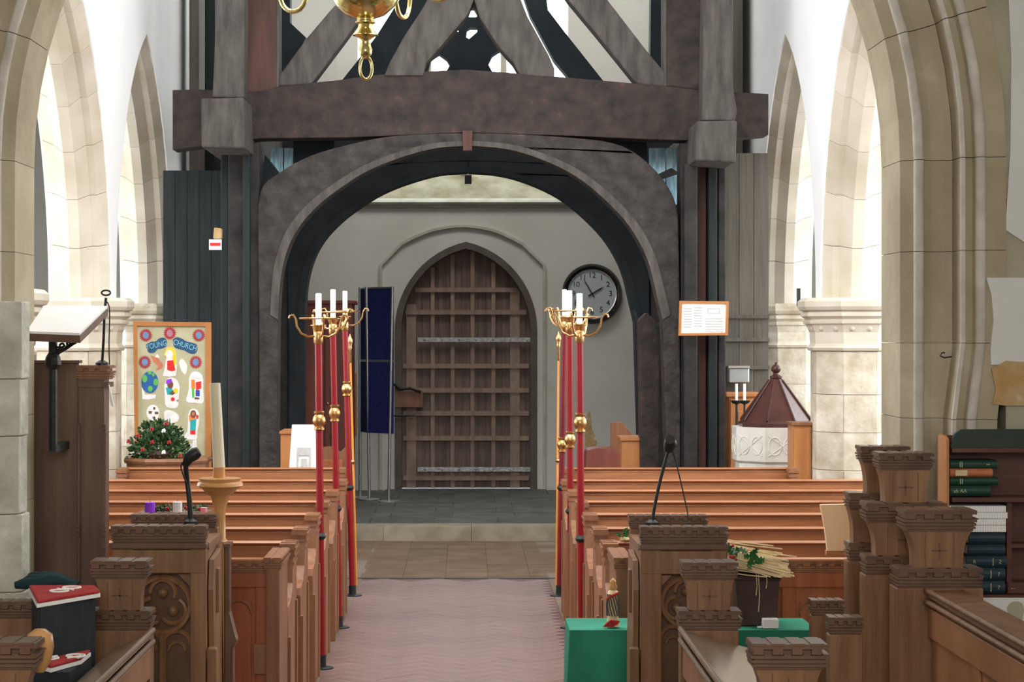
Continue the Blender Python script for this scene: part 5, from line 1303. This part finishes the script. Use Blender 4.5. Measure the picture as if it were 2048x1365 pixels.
# ------------------------------------------------------------------ bookcase and books
d = 7.60; D2 = 7.74
t = thing('bookcase', 'brown open bookcase with dark green top board south of the arch', 'bookcase', (P(2000, 0, d).x, d, .0))
xl = P(1893, 0, d).x; xr = xl+.86; zT = zz(875, d)
sp = MB().prism([(d, 0), (d, zz(880, d)), (d+.04, zz(873, d)), (D2, zz(873, d)), (D2, 0)], xl, xl+.010, 'x').build('side_panel', 'orange_wood', t)
MB().prism([(d, 0), (d, zz(880, d)), (D2, zz(873, d)), (D2, 0)], xr-.022, xr, 'x').build('side_panel', 'shelf_wood', t)
MB().box(xl, xr, D2, D2+.012, 0, zT).build('back_board', 'shelf_wood', t)
MB().prism([(xl+.02, zz(897, d)), (xl+.035, zz(870, d)), (xl+.06, zz(860, d)), (xr, zz(858, d)), (xr, zz(897, d))], d+.02, d+.04).build('top_board', 'bookcase_top', t)
shelves = [zz(897, d), zz(996, d), zz(1191, d), .35]
for z in shelves: MB().box(xl+.022, xr-.022, d+.005, D2, z-.018, z).build('shelf', 'shelf_wood', t, bevel=.002)
xd = P(2018, 0, d).x
MB().box(xd+.003, xd+.022, d+.04, D2, shelves[2], shelves[1]-.02).build('divider', 'shelf_wood', t); MB().box(xd+.022, xr-.022, d+.04, D2, zz(1091, d)-.015, zz(1091, d)).build('shelf', 'shelf_wood', t)
def book(px0, px1, ya, yb, m, label, marks=(), spiral=False, group='books lying in the bookcase'):
    x0, x1 = P(px0, 0, d+.02).x, P(px1, 0, d+.02).x; z1, z0 = zz(ya, d), zz(yb, d); yy = d+.02
    t = thing('ring_binder' if spiral else 'book', label, 'book', ((x0+x1)/2, yy, z0), group)
    r = (z1-z0)/2
    if spiral:
        MB().box(x0, x1, yy, yy+.11, z0+.001, z1-.001).build('pages', 'paper', t); cmb = MB()
        n = 22
        for k in range(n):
            x = x0+(k+.5)*(x1-x0)/n; cmb.box(x-.0028, x+.0028, yy-.005, yy+.003, z0+.001, z1-.002)
        cmb.build('comb_binding', 'page_cream', t)
    else:
        MB().box(x0+.004, x1-.004, yy+.006, yy+.108, z0+.003, z1-.003).build('pages', 'page_cream', t)
        pf = [(yy+.112, z0), (yy+.004, z0), (yy-.004, z0+r*.5), (yy-.006, z0+r), (yy-.004, z0+r*1.5), (yy+.004, z1), (yy+.112, z1), (yy+.112, z1-.003), (yy+.006, z1-.003), (yy+.006, z0+.003), (yy+.112, z0+.003)]
        MB().prism(pf, x0, x1, 'x').build('cover', m, t)
        for (u, wd, kind) in marks:
            xm_ = x0+(x1-x0)*u; zc_ = (z0+z1)/2
            if kind == 'band': MB().box(xm_, xm_+wd, yy-.0072, yy-.003, z0+r*.35, z1-r*.35).build('gilt_band', 'gold_print', t)
            elif kind == 'plain': MB().box(xm_, xm_+wd, yy-.0072, yy-.003, z0+r*.3, z1-r*.3).build('spine_label', 'ink_pink' if 0 else 'straw', t)
            else: text(kind, t, 'gold_print', (xm_, yy-.0068, zc_), min(.02, r*1.2))
    return t
book(1900, 1994, 922, 939, 'book_green', 'dark green book lying on top of the upper pile, two gilt lines on the spine', [(.20, .003, 'band'), (.24, .003, 'band'), (.8, 0, '\u2022\u2022')])
book(1900, 1985, 939, 955, 'book_orange', 'orange-red paperback second in the upper pile', [(.12, .045, 'plain')])
book(1900, 1996, 956, 972, 'book_green', 'dark green book third in the upper pile under the orange one', [(.20, .003, 'band'), (.24, .003, 'band')])
book(1900, 1981, 973, 994, 'book_green', 'thick green book with gilt letters at the bottom of the upper pile', [(.14, 0, 'ab'), (.28, 0, 'A'), (.36, 0, 'A')])
zs_ = [1013, 1026, 1039, 1052, 1066]
for k in range(4):
    book(1897, 2012+(3 if k == 1 else 0), zs_[k], zs_[k+1], 'paper', f'white comb-bound music book, {["topmost", "second", "third", "lowest"][k]} of the white pile', spiral=True, group='white comb-bound books')
book(1938, 2010, 1067, 1090, 'book_blue', 'dark teal book directly under the white comb-bound pile')
book(1936, 2010, 1091, 1113, 'book_blue', 'plain dark teal book second under the white pile')
book(1932, 2014, 1114, 1137, 'book_blue', 'dark teal book with gilt marks, third under the white pile', [(.2, 0, 'R'), (.64, .003, 'band'), (.82, 0, '2')])
book(1936, 2010, 1138, 1163, 'book_blue', 'dark teal book with two gilt marks, fourth under the white pile', [(.6, .003, 'band'), (.82, 0, '7')])
book(1936, 2010, 1164, 1190, 'book_blue', 'dark teal book at the very bottom of the teal pile', [(.6, .003, 'band'), (.82, 0, '7')])
o = MB().box(P(2020, 0, d).x, P(2075, 0, d).x, d+.03, d+.13, shelves[2]+.002, zz(1168, d)).build('book', 'shelf_wood'); tag(o, 'flat maroon book lying right of the teal pile on the same shelf', 'book')
text('\u2022\u2022 \u2022', o, 'ink_pink', (P(2030, 0, d).x, d+.029, zz(1180, d)), .012)
# white patterned sheet leaning under the shelf
t = thing('floral_card', 'white card with grey-green leaf pattern below the bookcase shelf', 'card', (P(2030, 0, 7.26).x, 7.26, .3))
MB().prism(pl([(1966, 1197), (2100, 1197), (2100, 1400), (1966, 1400)], 7.26), 7.262, 7.27).build('card', 'white_patch', t)
MB().prism(circ_ := [((x-VX)*7.26/F, HC-(y-VY)*7.26/F) for x, y in curve([(2014, 1216), (2024, 1205), (2042, 1206), (2048, 1222), (2040, 1245), (2022, 1240), (2014, 1216)], 3)[:-1]], 7.258, 7.262).build('printed_leaf', 'wall_stone', t)
